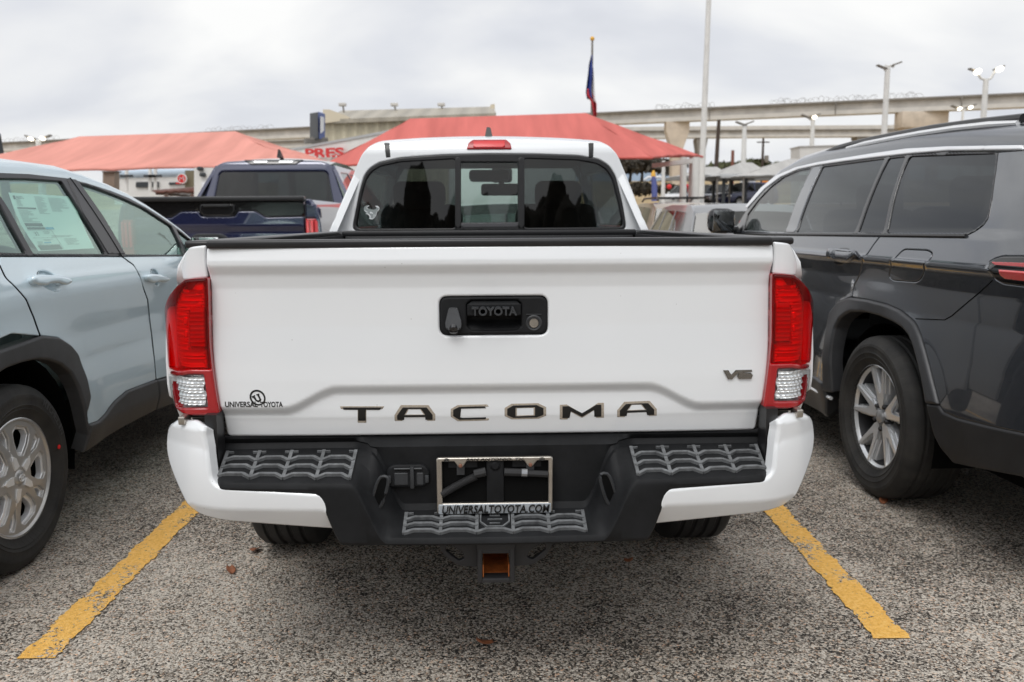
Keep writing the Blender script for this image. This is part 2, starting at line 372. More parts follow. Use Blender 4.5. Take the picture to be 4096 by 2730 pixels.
def mk_tread(name):
    m = mat(name, (.018, .018, .018), .75); t = m.node_tree; b = t.nodes['Principled BSDF']
    pos = N(t, 'ShaderNodeTexCoord').outputs['Object']; s = N(t, 'ShaderNodeSeparateXYZ'); t.links.new(pos, s.inputs[0])
    a = math_(t, 'ARCTAN2', s.outputs[1], s.outputs[2]); r = math_(t, 'SQRT', math_(t, 'ADD', math_(t, 'POWER', s.outputs[1], 2), math_(t, 'POWER', s.outputs[2], 2)))
    w = math_(t, 'SINE', math_(t, 'ADD', math_(t, 'MULTIPLY', a, 62.), math_(t, 'MULTIPLY', s.outputs[0], 45.)))
    h = math_(t, 'MULTIPLY', math_(t, 'GREATER_THAN', w, -.72), math_(t, 'GREATER_THAN', r, .0))
    bp = N(t, 'ShaderNodeBump'); bp.inputs['Strength'].default_value = .8; bp.inputs['Distance'].default_value = .014; t.links.new(h, bp.inputs['Height']); t.links.new(bp.outputs[0], b.inputs['Normal'])
    n = N(t, 'ShaderNodeTexNoise'); n.inputs['Scale'].default_value = 9; t.links.new(pos, n.inputs['Vector'])
    t.links.new(ramp_(t, n.outputs['Fac'], [(.3, (.012, .012, .012)), (.7, (.035, .033, .030))]), b.inputs['Base Color'])
    return m
M = dict(
    ground=mk_ground(), stripe=mk_stripe(),
    white=mat('white_paint', (.79, .81, .825), .22, coat=.9),
    black_plastic=mat('black_plastic', (.0105, .011, .012), .58, var=.4, vs=14, bump=.25, bs=900, spec=.2),
    worn_plastic=mat('worn_step_plastic', (.125, .13, .134), .6, var=.55, vs=40, bump=.2, bs=500),
    step_plastic=mat('step_plastic', (.030, .032, .035), .5, var=.45, vs=18, bump=.2, bs=700),
    black=mat('matt_black', (.004, .004, .004), .9, spec=.1),
    frame_black=mat('satin_black_frame', (.012, .012, .013), .35, var=.3, vs=12),
    liner=mat('bed_liner', (.022, .022, .024), .7, bump=.3, bs=400),
    rubber=mat('rubber', (.016, .016, .017), .62, var=.35, vs=12), tread=mk_tread('tyre_tread'),
    sidetext=mat('sidewall_lettering', (.05, .05, .052), .6),
    chrome=mat('chrome', (.82, .81, .79), .12, 1., rvar=.12, vs=30), dirty_chrome=mat('weathered_chrome', (.46, .43, .385), .3, .9, var=.2, vs=35),
    silver=mat('silver_wheel_paint', (.90, .905, .91), .28, .4, coat=.5), machined=mat('machined_wheel_face', (.46, .45, .435), .3, .5),
    alloy=mat('satin_alloy', (.70, .71, .72), .28, .45, coat=.4), alloy_face=mat('alloy_face', (.40, .40, .40), .3, .5),
    steel=mat('dark_steel', (.03, .03, .032), .5, .3), rust=mat('rusty_orange', (.42, .115, .02), .7, var=.5, vs=30), rust2=mat('rusty_screw', (.25, .12, .08), .6, .5),
    red_lens=glass('red_lens', (.98, .008, .014), .7, .02, 1.4), clear_lens=glass('clear_lens', (.93, .94, .94), .9, .02),
    red_solid=mat('red_plastic', (.36, .006, .010), .12, coat=.8), red_dark=mat('dark_red_housing', (.34, .03, .03), .3),
    white_refl=mat('lamp_light_guide', (.60, .58, .56), .35), grey_refl=mat('lamp_reflector', (.42, .40, .39), .3), lamp_metal=mat('lamp_chrome', (.88, .89, .90), .25, .5), lamp_grey=mat('lamp_bezel_grey', (.30, .31, .32), .3, .6),
    red_bright=mat('brake_lens_red', (.62, .006, .010), .3, coat=.25), red_mid=mat('brake_lens_deep', (.36, .005, .009), .3, coat=.3),
    tint_side=glass('privacy_glass', (.09, .102, .104), 1.0, .012, 1.5), tint_mid=glass('slider_glass', (.56, .63, .61), 1., .012), windshield=glass('windshield_glass', (.70, .82, .78), 1., .01),
    green_glass=glass('green_tint_glass', (.64, .84, .77), 1., .015, 2.75, (.82, 1., .93)), suv_glass=glass('dark_privacy_glass', (.035, .04, .042), 1., .015, 1.68, (.94, .97, 1.)), suv_front=glass('grey_door_glass', (.34, .40, .39), 1., .015, 1.55), mirror=mat('mirror_glass', (.75, .78, .78), .02, 1.), dark_mirror=mat('darkened_mirror_glass', (.36, .375, .38), .02, 1.),  # dark_mirror: mirror colour darkened to imitate a dark reflection
    interior=mat('dark_interior', (.030, .031, .033), .8), interior2=mat('grey_interior', (.20, .205, .205), .8), headliner=mat('headliner', (.10, .10, .10), .9),
    bluegrey=mat('pale_bluegrey_paint', (.57, .68, .735), .24, .12, coat=1., rvar=.04, vs=4), cladding=mat('cladding_plastic', (.040, .040, .041), .55, var=.25, vs=10, bump=.2, bs=800), trim_black=mat('gloss_trim', (.022, .021, .023), .3),
    graphite=mat('graphite_paint', (.088, .096, .110), .26, .7, coat=1.), graphite_clad=mat('graphite_cladding', (.042, .043, .046), .42, var=.15, vs=8), lower_plastic=mat('lower_bumper_plastic', (.016, .016, .017), .55, var=.3, vs=10),
    bright_trim=mat('bright_trim', (.86, .87, .88), .22, .45),
    navy=mat('navy_paint', (.012, .017, .062), .2, .3, coat=1.), black_gloss=mat('gloss_black_panel', (.006, .006, .007), .15, coat=.5),
    decal_black=mat('decal_black', (.006, .006, .006), .35), decal_tan=mat('dusty_letter_edge', (.36, .31, .25), .6, var=.3, vs=200),
    decal_silver=mat('silver_decal', (.78, .80, .82), .3, .3), decal_dim=mat('grey_decal', (.26, .29, .29), .35, .3),
    paper=mat('price_sheet_paper', (.80, .84, .82), .7), ink=mat('print_grey', (.10, .12, .12), .7), ink_light=mat('print_light', (.42, .46, .46), .7), ink_blue=mat('print_blue', (.12, .40, .60), .7),
    red_dot=mat('red_dot', (.75, .01, .01), .5), leaf=mat('fallen_leaf', (.24, .085, .035), .7, var=.4, vs=60),
)

def add_specks(m, col):
    t = m.node_tree; b = t.nodes['Principled BSDF']; pos = N(t, 'ShaderNodeTexCoord').outputs['Object']
    v = N(t, 'ShaderNodeTexVoronoi'); v.inputs['Scale'].default_value = 16; t.links.new(pos, v.inputs['Vector'])
    n = N(t, 'ShaderNodeTexNoise'); n.inputs['Scale'].default_value = 2.3; n.inputs['Detail'].default_value = 6; t.links.new(pos, n.inputs['Vector'])
    d = math_(t, 'LESS_THAN', v.outputs['Distance'], .020)
    film = ramp_(t, n.outputs['Fac'], [(.35, [x*.975 for x in col]), (.65, col)])
    x = N(t, 'ShaderNodeMix', data_type='RGBA'); t.links.new(math_(t, 'MULTIPLY', d, .55), x.inputs[0]); t.links.new(film, x.inputs[6]); x.inputs[7].default_value = (.16, .13, .10, 1); t.links.new(x.outputs[2], b.inputs['Base Color'])
add_specks(M['white'], (.79, .81, .825))

for k, i_ in (('graphite', 1.85), ('bluegrey', 1.7), ('white', 1.6), ('navy', 1.7)): M[k].node_tree.nodes['Principled BSDF'].inputs['Coat IOR'].default_value = i_
M['badge'] = mat('dark_chrome_badge', (.34, .33, .31), .22, 1.)
# ------------------------------------------------------------------ ground sheet + painted lines
def ground_z(x, y):
    d = np.asarray(y, float)
    return sstep((d-22)/38)*2.15+sstep((d-58)/100)*6.0+sstep((d-170)/500)*4
gx = np.concatenate([np.linspace(-700, -60, 12), np.linspace(-50, 50, 21), np.linspace(60, 700, 12)]); gy = np.concatenate([np.linspace(-60, 30, 19), np.linspace(34, 140, 54), np.linspace(160, 1500, 16)])
P = np.array([[(x, y, float(ground_z(x, y))) for x in gx] for y in gy])
struct(grid('ground', P, M['ground']))
def stripe(name, a, b, w, rag):
    a, b = np.array(a), np.array(b); d = (b-a)/np.linalg.norm(b-a); n = np.array([d[1], -d[0]]); L = np.linalg.norm(b-a); k = int(L/.012)
    l = []; r = []
    for i in range(k+1):
        p = a+d*L*i/k; l.append(p-n*(w/2+RNG.normal(0, rag)+.005*math.sin(i*.37)*math.sin(i*.11))); r.append(p+n*(w/2+RNG.normal(0, rag)+.005*math.sin(i*.29+2)*math.sin(i*.13)))
    V = [(*p, .004) for p in l]+[(*p, .004) for p in r]; m = k+1
    return struct(mesh_obj(name, V, [(i, i+m, i+m+1, i+1) for i in range(k)], M['stripe'], sharp=None))
stripe('parking_line', (-1.355, .195), (-1.372, 5.6), .112, .0036)
stripe('parking_line', (1.209, .215), (1.36, 5.6), .108, .0036)
# ------------------------------------------------------------------ wheels
def wheel(parent, pos, R, width, rim_r, side, style, steer=0.):
    """side +1: outer face towards +x"""
    o = MB(); Id = Matrix.Diagonal((side, 1, 1, 1)).to_4x4()
    hw = width/2
    prof = [(rim_r-.012, -hw*.6), (rim_r+.012, -hw*.9), (R-.05, -hw*1.04), (R-.018, -hw*.93), (R-.004, -hw*.80)]
    for g in (-.52, -.17, .17, .52):
        c = hw*g; prof += [(R, c-.010), (R-.0085, c-.0045), (R-.0085, c+.0045), (R, c+.010)]
    prof += [(R-.004, hw*.80), (R-.018, hw*.93), (R-.036, hw*1.0), (R-.038, hw*1.02), (R-.05, hw*1.04), (R-.053, hw*1.03), (R-.075, hw*1.04), (R-.077, hw*1.055), (R-.080, hw*1.04), (rim_r+.034, hw*1.0), (rim_r+.032, hw*1.015), (rim_r+.028, hw*.99), (rim_r+.012, hw*.88), (rim_r-.004, hw*.84), (rim_r-.010, hw*.70)]
    w = MB(); w.lathe([(.001, -.01), (rim_r*.93, -.005), (rim_r*.93, -hw*.7)], Id, 40)
    wo = w.build('wheel', M['black'], parent); wo.location = pos; wo.rotation_euler = (0, 0, steer)
    o.lathe(prof, Id, 72).build('tyre', M['tread'] if style != 'plain' else M['rubber'], wo)
    if style == 'plain': return wo
    face = hw*.80
    rm = MB(); rm.lathe([(rim_r-.004, hw*.86), (rim_r+.002, hw*.83), (rim_r-.006, hw*.78), (rim_r*.93, hw*.66)], Id, 64)
    rm.build('rim', M['silver'] if style == 'cover' else M['alloy'], wo)
    rm = MB(); rm.lathe([(rim_r*.93, hw*.66), (rim_r*.89, hw*.2), (rim_r*.86, -hw*.5)], Id, 64); rm.build('rim_barrel', M['steel'] if style != 'cover' else M['black'], wo)
    def fn(a0, base, dome):
        def f(u, v, w):       # u tangential, v radial
            ca, sa = math.cos(a0), math.sin(a0); y = v*sa+u*ca; z = v*ca-u*sa
            return (side*(base+w-dome*(v/rim_r)**2), y, z)
        return f
    if style == 'cover':      # moulded five-spoke wheel cover: broad split spokes with bright bevels
        r = rim_r
        big = [(-.017, .080), (.017, .080), (.046, .128), (.056, .166), (.036, .188), (-.036, .188), (-.056, .166), (-.046, .128)]; tri = [(0, .112), (.019, .156), (.016, .197), (-.016, .197), (-.019, .156)]
        def shp(pts, a, k, du=0.):
            c = sum(p[1] for p in pts)/len(pts); q = [(u*k+du, c+(v-c)*k) for u, v in pts]
            return [(u*math.cos(a)+v*math.sin(a), v*math.cos(a)-u*math.sin(a)) for u, v in q]
        disc = lambda off: (lambda u, v: np.stack([side*(face-off+.012*(1-(u*u+v*v)/r**2)), u, v], -1))
        oc = [(r*math.cos(q)*1.0, r*math.sin(q)) for q in np.linspace(0, 2*math.pi, 60, endpoint=False)]
        for nm, mt, off, k, rr_ in (('wheel_cover', 'machined', .004, 1., .004), ('cover_bevel', 'silver', .014, .80, .003)):
            hl_ = []
            for i in range(5):
                a = 2*math.pi*i/5+.30; hl_ += [fillet(shp(big, a, k, .009 if k < 1 else 0), .006), fillet(shp(tri, a+math.pi/5, k*(.9 if k < 1 else 1), .003 if k < 1 else 0), .004)]
            panel(nm, oc, disc(off), M[mt], wo, (side, 0, 0), holes=hl_, step=.014, r=rr_, depth=.020, bstep=.009)
        for i in range(5):                      # raised wedge down the middle of each arm
            a = 2*math.pi*i/5+.30+math.pi/5; e = MB(); e.prism([(-.022, .034), (.022, .034), (.012, .078), (0, .108), (-.012, .078)], fn(a, face+.006, .006), -.02, .007, bev=.006); e.build('arm_wedge', M['silver'], wo)
        rg = MB(); rg.lathe([(r-.016, face-.004), (r-.008, face+.006), (r+.001, face+.004), (r+.004, face-.012)], Id, 64); rg.build('cover_ring', M['machined'], wo)
        c = MB(); c.lathe([(.0, face+.018), (.014, face+.017), (.024, face+.014), (.032, face+.006), (.036, face-.01)], Id, 32); c.build('hub_cap', M['machined'], wo)
        lg = MB()                               # emblem: three interlocking ovals
        def ring(rx, ry, cx_, cy_, t=.0017):
            lg.tube([(side*(face+.019), cx_+rx*math.cos(q), cy_+ry*math.sin(q)) for q in np.linspace(0, 2*math.pi, 25)], t, 5, False)
        ring(.017, .0125, 0, 0); ring(.0055, .0115, 0, 0); ring(.012, .0045, 0, .006); lg.build('emblem', M['silver'], wo)
        dot = MB(); dot.lathe([(.0005, hw*1.052), (.0085, hw*1.052), (.0087, hw*1.03)], Matrix.Translation((0, .2465, .050)) @ Id, 20); dot.build('balance_mark', M['red_dot'], wo)
        # sidewall lettering
        import math as _m
        word = 'MICHELIN'; rr = (R+rim_r)/2+.012
        for i, ch in enumerate(word):
            an = .62+i*.083; ca, sa = math.cos(an), math.sin(an)
            text('sidewall_letter', ch, (-.011*(.5 if ch == 'I' else 1), -.013, .011*(.5 if ch == 'I' else 1), .013), lambda u, v, w: (side*(hw*1.047), (rr+v)*sa+u*ca, (rr+v)*ca-u*sa), M['sidetext'], wo, bold=.02)
    else:                      # cast five Y-spoke alloy
        r = rim_r
        for k in range(5):
            a = 2*math.pi*k/5+.10
            sp = [(-.016, .03), (.016, .03), (.018, .066), (.042, .108), (.074, r-.006), (.048, r), (.019, .116), (0, .094), (-.019, .116), (-.048, r), (-.074, r-.006), (-.042, .108), (-.018, .066)]
            s = MB(); s.prism(sp, fn(a, face-.026, -.022), -.034, .004, bev=.007); s.build('spoke', M['alloy'], wo)
            e = MB(); sp2 = [(u*1.0+(.012 if u > 0 else -.012), v) for u, v in sp]
            sp2 = [(-.024, .03), (.024, .03), (.026, .066), (.050, .105), (.084, r-.008), (.040, r), (.012, .126), (0, .108), (-.012, .126), (-.040, r), (-.084, r-.008), (-.050, .105), (-.026, .066)]
            e.prism(sp2, fn(a, face-.034, -.020), -.045, -.002, bev=.008); e.build('spoke_base', M['alloy'], wo)
            n_ = MB(); an = a+.63; n_.lathe([(.0, face-.012), (.008, face-.013), (.011, face-.018), (.011, face-.05)], Matrix.Translation((0, .057*math.sin(an), .057*math.cos(an))) @ Id, 12); n_.build('lug_nut', M['steel'], wo)
        c = MB(); c.lathe([(.0, face-.006), (.022, face-.008), (.031, face-.014), (.034, face-.05)], Id, 32); c.build('hub_cap', M['alloy_face'], wo)
        rg = MB(); rg.lathe([(r-.006, face-.01), (r-.002, face+.004), (r+.004, face+.002), (r+.006, face-.01)], Id, 64); rg.build('rim_lip', M['chrome'], wo)
    return wo
# ------------------------------------------------------------------ white pickup truck
TR = thing('pickup_truck', 'white pickup truck with black step bumper, parked between the yellow lines', 'pickup truck', (-.003, 0, 0))
tbase = smoothcurve([1.30, 1.222, 1.207, 1.172, 1.160, 1.135, 1.10, 1.0, .92, .86, .78, .758, .752, .70, .6], [.03, .006, -.001, -.0085, -.0085, .006, .0125, .0105, .004, .0, -.002, -.001, .001, .012, .03], .008)
def T(x, z):
    a = np.abs(x); e = .787+.055*(1-sstep((a-.405)/.15)); return tbase(z)+.017*sstep((e+.008-z)/.034)+.012*(a/.73)**4
ST = lambda u, v: np.stack([u, T(u, v), v], -1)
sT = lambda u, v, w: (u, float(T(u, v))-w, v)
BACK = (0, -1, 0)
edge = [(.730, 1.209), (.731, 1.17), (.7285, 1.13), (.731, 1.05), (.732, .97), (.730, .905), (.724, .838), (.7175, .79), (.714, .77), (.710, .704)]
out = [(x, z) for x, z in edge]+[(-x, z) for x, z in edge[::-1]]
hole = fillet([(-.139, .975), (.143, .975), (.143, 1.0765), (-.139, 1.0765)], .022)
panel('tailgate', fillet(out, [.012]+[.03]*8+[.012, .012]+[.03]*8+[.012]), ST, M['white'], TR, BACK, holes=[hole], step=.006, r=.007, depth=.03, bstep=.010)
tg = TR.children[-1]
# handle bezel with pocket, pull, camera, lock
pock = fillet([(-.068, .999), (-.054, .988), (.060, .988), (.074, .999), (.074, 1.056), (.064, 1.066), (-.057, 1.066), (-.068, 1.056)], .003)
bez = panel('handle_bezel', fillet([(-.137, .977), (.141, .977), (.141, 1.0745), (-.137, 1.0745)], .021), ST, M['black_plastic'], tg, BACK, holes=[pock], step=.012, r=.006, depth=.03, off=.003)
panel('pocket', pock, lambda u, v: np.stack([u, .042-.03*sstep((1.012-v)/.024), v], -1), M['black_plastic'], tg, BACK, step=.008, r=0, depth=0)
pull = fillet([(-.067, 1.026), (.073, 1.026), (.073, 1.055), (.063, 1.0655), (-.056, 1.0655), (-.067, 1.055)], .002)
pl = panel('handle', pull, lambda u, v: np.stack([u, T(u, v)-.006+.010*sstep((v-1.056)/.008), v], -1), M['black_plastic'], tg, BACK, step=.005, r=.003, depth=.035)
text('handle_lettering', 'TOYOTA', (-.0545, 1.0295, .0615, 1.0505), lambda u, v, w: (u, float(T(u, v))-.0085-w, v), M['step_plastic'], pl, bold=.03, ext=.03)
cm = MB(); cprof = fillet([(-.123, 1.012), (-.114, 1.0485), (-.092, 1.0485), (-.081, 1.012), (-.083, .992), (-.121, .992)], .006)
cm.prism([tuple(p) for p in cprof[::-1]], lambda u, v, w: (u, float(T(u, v))-.004-w*(.4+.6*float(sstep((1.05-v)/.03))), v), 0, .024, bev=.004); cb = cm.build('rear_camera', M['step_plastic'], tg)
lens = MB(); lens.lathe([(.0, .003), (.008, .002), (.012, 0), (.014, -.01)], Matrix.Translation((-.102, float(T(-.1, 1))-.026, .9905)) @ Matrix.Rotation(R_(-90), 4, 'Z') @ Matrix.Rotation(R_(35), 4, 'Y'), 24); lens.build('camera_lens', M['black_gloss'], cb)
lk = MB(); lk.lathe([(.0, .004), (.0115, .004), (.0125, .002), (.0125, -.004)], Matrix.Translation((.1065, float(T(.1, 1))-.004, 1.0055)) @ Matrix.Rotation(R_(-90), 4, 'Z'), 24); lk.build('lock', M['dirty_chrome'], tg)
lr = MB(); lr.lathe([(.0125, .001), (.0185, .0035), (.0215, .001), (.022, -.004)], Matrix.Translation((.1065, float(T(.1, 1))-.003, 1.0055)) @ Matrix.Rotation(R_(-90), 4, 'Z'), 24); lr.box((.1065, float(T(.1, 1))-.0035, 1.0285), (.040, .002, .0022)); lr.build('lock_surround', M['step_plastic'], tg)
# stamped letters with black inlays
def slab(nm, o, m, off, holes=(), r=.0008, par=tg, step=.01):
    return panel(nm, o, ST, m, par, BACK, holes=holes, step=step, r=r, depth=.003, off=off)
LET = [(fT1, [[(108, 180), (665, 180), (640, 215), (440, 215), (440, 368), (330, 368), (330, 215), (122, 212)]]),
       (fT1, [[(965, 180), (1308, 180), (1392, 285), (1392, 355), (1290, 355), (1285, 315), (990, 318), (985, 358), (888, 358), (885, 295)], [(1040, 203), (1225, 203), (1285, 285), (990, 288)]]),
       (fT1, [[(1770, 172), (2130, 163), (2155, 190), (1800, 198), (1785, 320), (1815, 328), (2155, 320), (2150, 345), (1770, 355), (1685, 302), (1685, 215)]]),
       (fT2, [[(190, 152), (520, 145), (620, 190), (620, 285), (525, 320), (190, 328), (103, 290), (103, 200)], [(222, 185), (498, 178), (498, 295), (222, 305)]]),
       (fT2, [[(890, 165), (978, 160), (1170, 262), (1370, 142), (1445, 140), (1445, 310), (1345, 312), (1340, 215), (1170, 312), (1010, 235), (990, 330), (890, 330)]]),
       (fT2, [[(1795, 130), (2110, 118), (2198, 210), (2198, 285), (2098, 288), (2085, 245), (1815, 255), (1805, 300), (1708, 302), (1708, 225)], [(1870, 140), (2020, 136), (2085, 215), (1810, 225)]])]
for f, loops in LET:
    L3 = [TF.tr2(f(l), 1, T) for l in loops]
    c = L3[0].mean(0); big = c+(L3[0]-c)*np.array([1.0+.009/np.ptp(L3[0][:, 0])*1.6, 1.0+.006/np.ptp(L3[0][:, 1])*1.6])
    hs = []
    for h in L3[1:]: ch = h.mean(0); hs.append(ch+(h-ch)*.86)
    slab('letter_edge', big, M['decal_tan'], .0006, hs); slab('letter', L3[0], M['decal_black'], .0016, L3[1:])
# dealer decal: ring, slanted U and words
def decal(nm, px, f, holes=()): return slab(nm, TF.tr2(f(px), 1, T), M['decal_black'], .0009, [TF.tr2(f(h), 1, T) for h in holes], r=0)
circ = lambda cx_, cy_, rx, ry, ro, n=40: [(cx_+rx*math.cos(q)*math.cos(ro)-ry*math.sin(q)*math.sin(ro), cy_+rx*math.cos(q)*math.sin(ro)+ry*math.sin(q)*math.cos(ro)) for q in np.linspace(0, 2*math.pi, n, endpoint=False)]
decal('dealer_ring', circ(1265, 515, 283, 248, .75), fUE, [circ(1268, 520, 228, 193, .75)])
decal('dealer_emblem', [(1060, 478), (1170, 428), (1185, 440), (1170, 470), (1235, 585), (1290, 612), (1330, 575), (1255, 440), (1225, 440), (1215, 412), (1320, 375), (1320, 435), (1390, 580), (1370, 640), (1285, 672), (1205, 630), (1125, 525), (1100, 530)], fUE)
q = TF.tr2(fUE([(178, 832), (1275, 850), (1360, 855), (2120, 862), (178, 705)]), 1, T)
text('dealer_lettering', 'UNIVERSAL', (q[0][0], q[0][1], q[1][0], q[0][1]+.0148), lambda u, v, w: sT(u, v, .0012), M['decal_black'], tg, bold=.022)
text('dealer_lettering', 'TOYOTA', (q[2][0], q[0][1]-.0005, q[3][0], q[0][1]+.0143), lambda u, v, w: sT(u, v, .0012), M['decal_black'], tg, bold=.022)
v6 = MB()
def v6p(pts): v6.prism(pts, lambda u, v, w: sT(u, v, w), 0, .006, bev=.0015)
v6p([(.607, .876), (.621, .876), (.628, .862), (.641, .876), (.655, .876), (.631, .852), (.620, .852)])
v6p([(.648, .870), (.656, .876), (.684, .876), (.685, .871), (.662, .871), (.661, .867), (.682, .867), (.687, .862), (.683, .852), (.650, .852), (.645, .858)])
v6.build('engine_badge', M['badge'], tg)
tgc = MB(); tgc.box((0, .032, 1.214), (1.452, .072, .022), bev=.007, seg=3); tgc.box((0, .004, 1.213), (1.452, .012, .018), bev=.004); tgc.build('tailgate_cap', M['frame_black'], tg)
inn = MB(); inn.box((0, .06, .96), (1.40, .035, .47)); inn.build('tailgate_inner', M['liner'], tg)
# bed
bed = MB()
bed.box((0, 1.0, .745), (1.43, 1.92, .03)); bed.box((0, 1.965, .975), (1.42, .03, .46)); bed.box((0, .05, .64), (1.44, .02, .13))
for s in (-1, 1): bed.box((s*.715, 1.0, .975), (.03, 1.92, .46))
bd = bed.build('bed', M['liner'], TR)
fw = MB(); fw.box((0, 1.95, 1.212), (1.412, .055, .03), bev=.008); fw.box((0, 1.93, 1.16), (1.38, .02, .08), bev=.004); fw.build('bed_front_rail', M['frame_black'], bd)
for s in (-1, 1):
    rl = MB(); rl.box((s*.751, 1.005, 1.214), (.076, 1.97, .019), bev=.007, seg=3); rl.build('bed_rail', M['frame_black'], bd)
def sidex(y, z):
    f = smoothcurve([.3, .45, .6, .75, .9, 1.02, 1.10, 1.125, 1.155, 1.2, 1.215], [.80, .855, .885, .893, .893, .885, .853, .832, .826, .797, .786], .02)
    return f
SX = sidex(0, 0)
def corner(a, z): return .014+np.maximum(0, a-.748)**2*9+.0*z
for s in (-1, 1):
    cs = lambda x, z: corner(np.abs(x), z)
    o = TF.tr2(fL([(438, 62), (300, 77), (268, 140), (241, 232), (241, 262), (255, 338), (448, 318), (438, 205), (434, 150)]), 1, lambda x, z: corner(np.abs(x), z)); o[:, 0] = np.abs(o[:, 0])*s
    panel('bed_corner', fillet(o, .006), lambda u, v: np.stack([u, corner(np.abs(u), v), v], -1), M['white'], TR, BACK, step=.012, r=.006, depth=.05)
    op = [(.06, 1.212), (1.98, 1.212), (1.98, .52), (1.60, .52)]+[(1.15+.46*math.cos(q), .40+.46*math.sin(q)) for q in np.linspace(.26, math.pi-.26, 14)]+[(.70, .52), (.30, .55), (.16, .78), (.12, .80), (.12, 1.10), (.06, 1.13)]
    panel('bed_side', op, lambda u, v: np.stack([s*(SX(v)), u, v], -1), M['white'], TR, (s, 0, 0), step=.06, r=.006, depth=.03)
# tail lamps
def lampY(x, z): a = np.abs(x); return -.010+np.maximum(0, a-.775)**2*11+.0*z
LT = {'full': [(262, 333), (345, 322), (445, 318), (450, 450), (455, 640), (462, 850), (478, 1000), (500, 1150), (520, 1280), (542, 1395), (400, 1400), (262, 1393), (215, 1365), (190, 1335), (165, 1200), (140, 1045), (142, 1025), (128, 975), (112, 850), (107, 700), (112, 570), (125, 500), (150, 440), (200, 378)],
      'top': [(270, 338), (442, 322), (446, 450), (450, 640), (456, 850), (468, 1000), (474, 1036), (300, 1034), (150, 1022), (132, 972), (115, 850), (111, 700), (116, 572), (129, 502), (155, 442), (205, 384)],
      'clear': [(148, 1062), (300, 1078), (415, 1082), (432, 1200), (448, 1338), (300, 1338), (205, 1326), (190, 1310), (168, 1200)],
      'guide': [(230, 430), (415, 412), (418, 545), (310, 550), (285, 580), (282, 860), (310, 890), (430, 895), (440, 1020), (215, 1010), (180, 950), (162, 820), (158, 640), (170, 520)],
      'inner': [(312, 562), (418, 560), (430, 868), (312, 862), (296, 845), (292, 590)],
      'ribs': [(190, 1102), (412, 1095), (430, 1300), (215, 1310)]}
for s in (-1, 1):
    tl = None
    def LP(k, mt, off, r, dep, rad, par, nm, holes=(), ripple=None):
        o = TF.tr2(fL(LT[k]), 1, lampY); o[:, 0] = np.abs(o[:, 0])*s
        hs = []
        for h in holes:
            hh = TF.tr2(fL(LT[h]), 1, lampY); hh[:, 0] = np.abs(hh[:, 0])*s; hs.append(fillet(hh, .004))
        return panel(nm, fillet(o, rad), lambda u, v: np.stack([u, lampY(u, v)+(0 if not ripple else ripple[0]*np.sin(v*2*math.pi/ripple[1])), v], -1), mt, par, BACK, holes=hs, step=.010 if not ripple else .0022, r=r, depth=dep, off=off)
    tl = LP('full', M['red_dark'], -.024, 0, .03, .006, TR, 'tail_lamp')
    LP('full', M['red_solid'], -.001, .007, .045, .007, tl, 'lamp_frame', ('top', 'clear'))
    LP('top', M['red_lens'], .002, .006, .004, .006, tl, 'brake_lens')
    LP('guide', M['white_refl'], -.014, .006, .010, .010, tl, 'light_guide', ripple=(.0011, .0075))
    LT['bulb'] = [(232, 625), (276, 625), (276, 690), (232, 690)]; LP('bulb', M['lamp_metal'], -.009, .004, .006, .018, tl, 'bulb_glow_spot'); LT['bulb'] = [(238, 735), (276, 735), (276, 792), (238, 792)]; LP('bulb', M['lamp_metal'], -.009, .004, .006, .018, tl, 'bulb_glow_spot')  # two pale patches stand in for the glow of the bulbs
    LP('inner', M['grey_refl'], -.006, .006, .016, .008, tl, 'inner_reflector', ripple=(.0008, .011))
    LP('clear', M['lamp_grey'], -.020, 0, .0, .004, tl, 'lamp_bowl')
    o = TF.tr2(fL(LT['ribs']), 1, lampY); o[:, 0] = np.abs(o[:, 0])*s
    panel('reverse_reflector', o, lambda u, v: np.stack([u, lampY(u, v)+.004*np.sin(v*2*math.pi/.0165)+.0010*np.sin(u*2*math.pi/.014+v*160), v], -1), M['lamp_metal'], tl, BACK, step=.0022, r=0, depth=0, off=-.008)
    LP('clear', M['clear_lens'], .003, .004, .004, .004, tl, 'reverse_lens')
    gp = MB(); gp.box((s*.7385, .044, .945), (.020, .02, .35)); gp.box((s*.728, -.005, .71), (.030, .06, .14)); gp.box((s*.76, .05, .775), (.10, .06, .03), bev=.006); gp.build('corner_seal', M['frame_black'], TR)
    cl = MB(); cl.box((s*.803, -.01, .765), (.018, .05, .022), bev=.004); cl.build('lamp_clip', M['dirty_chrome'], TR)
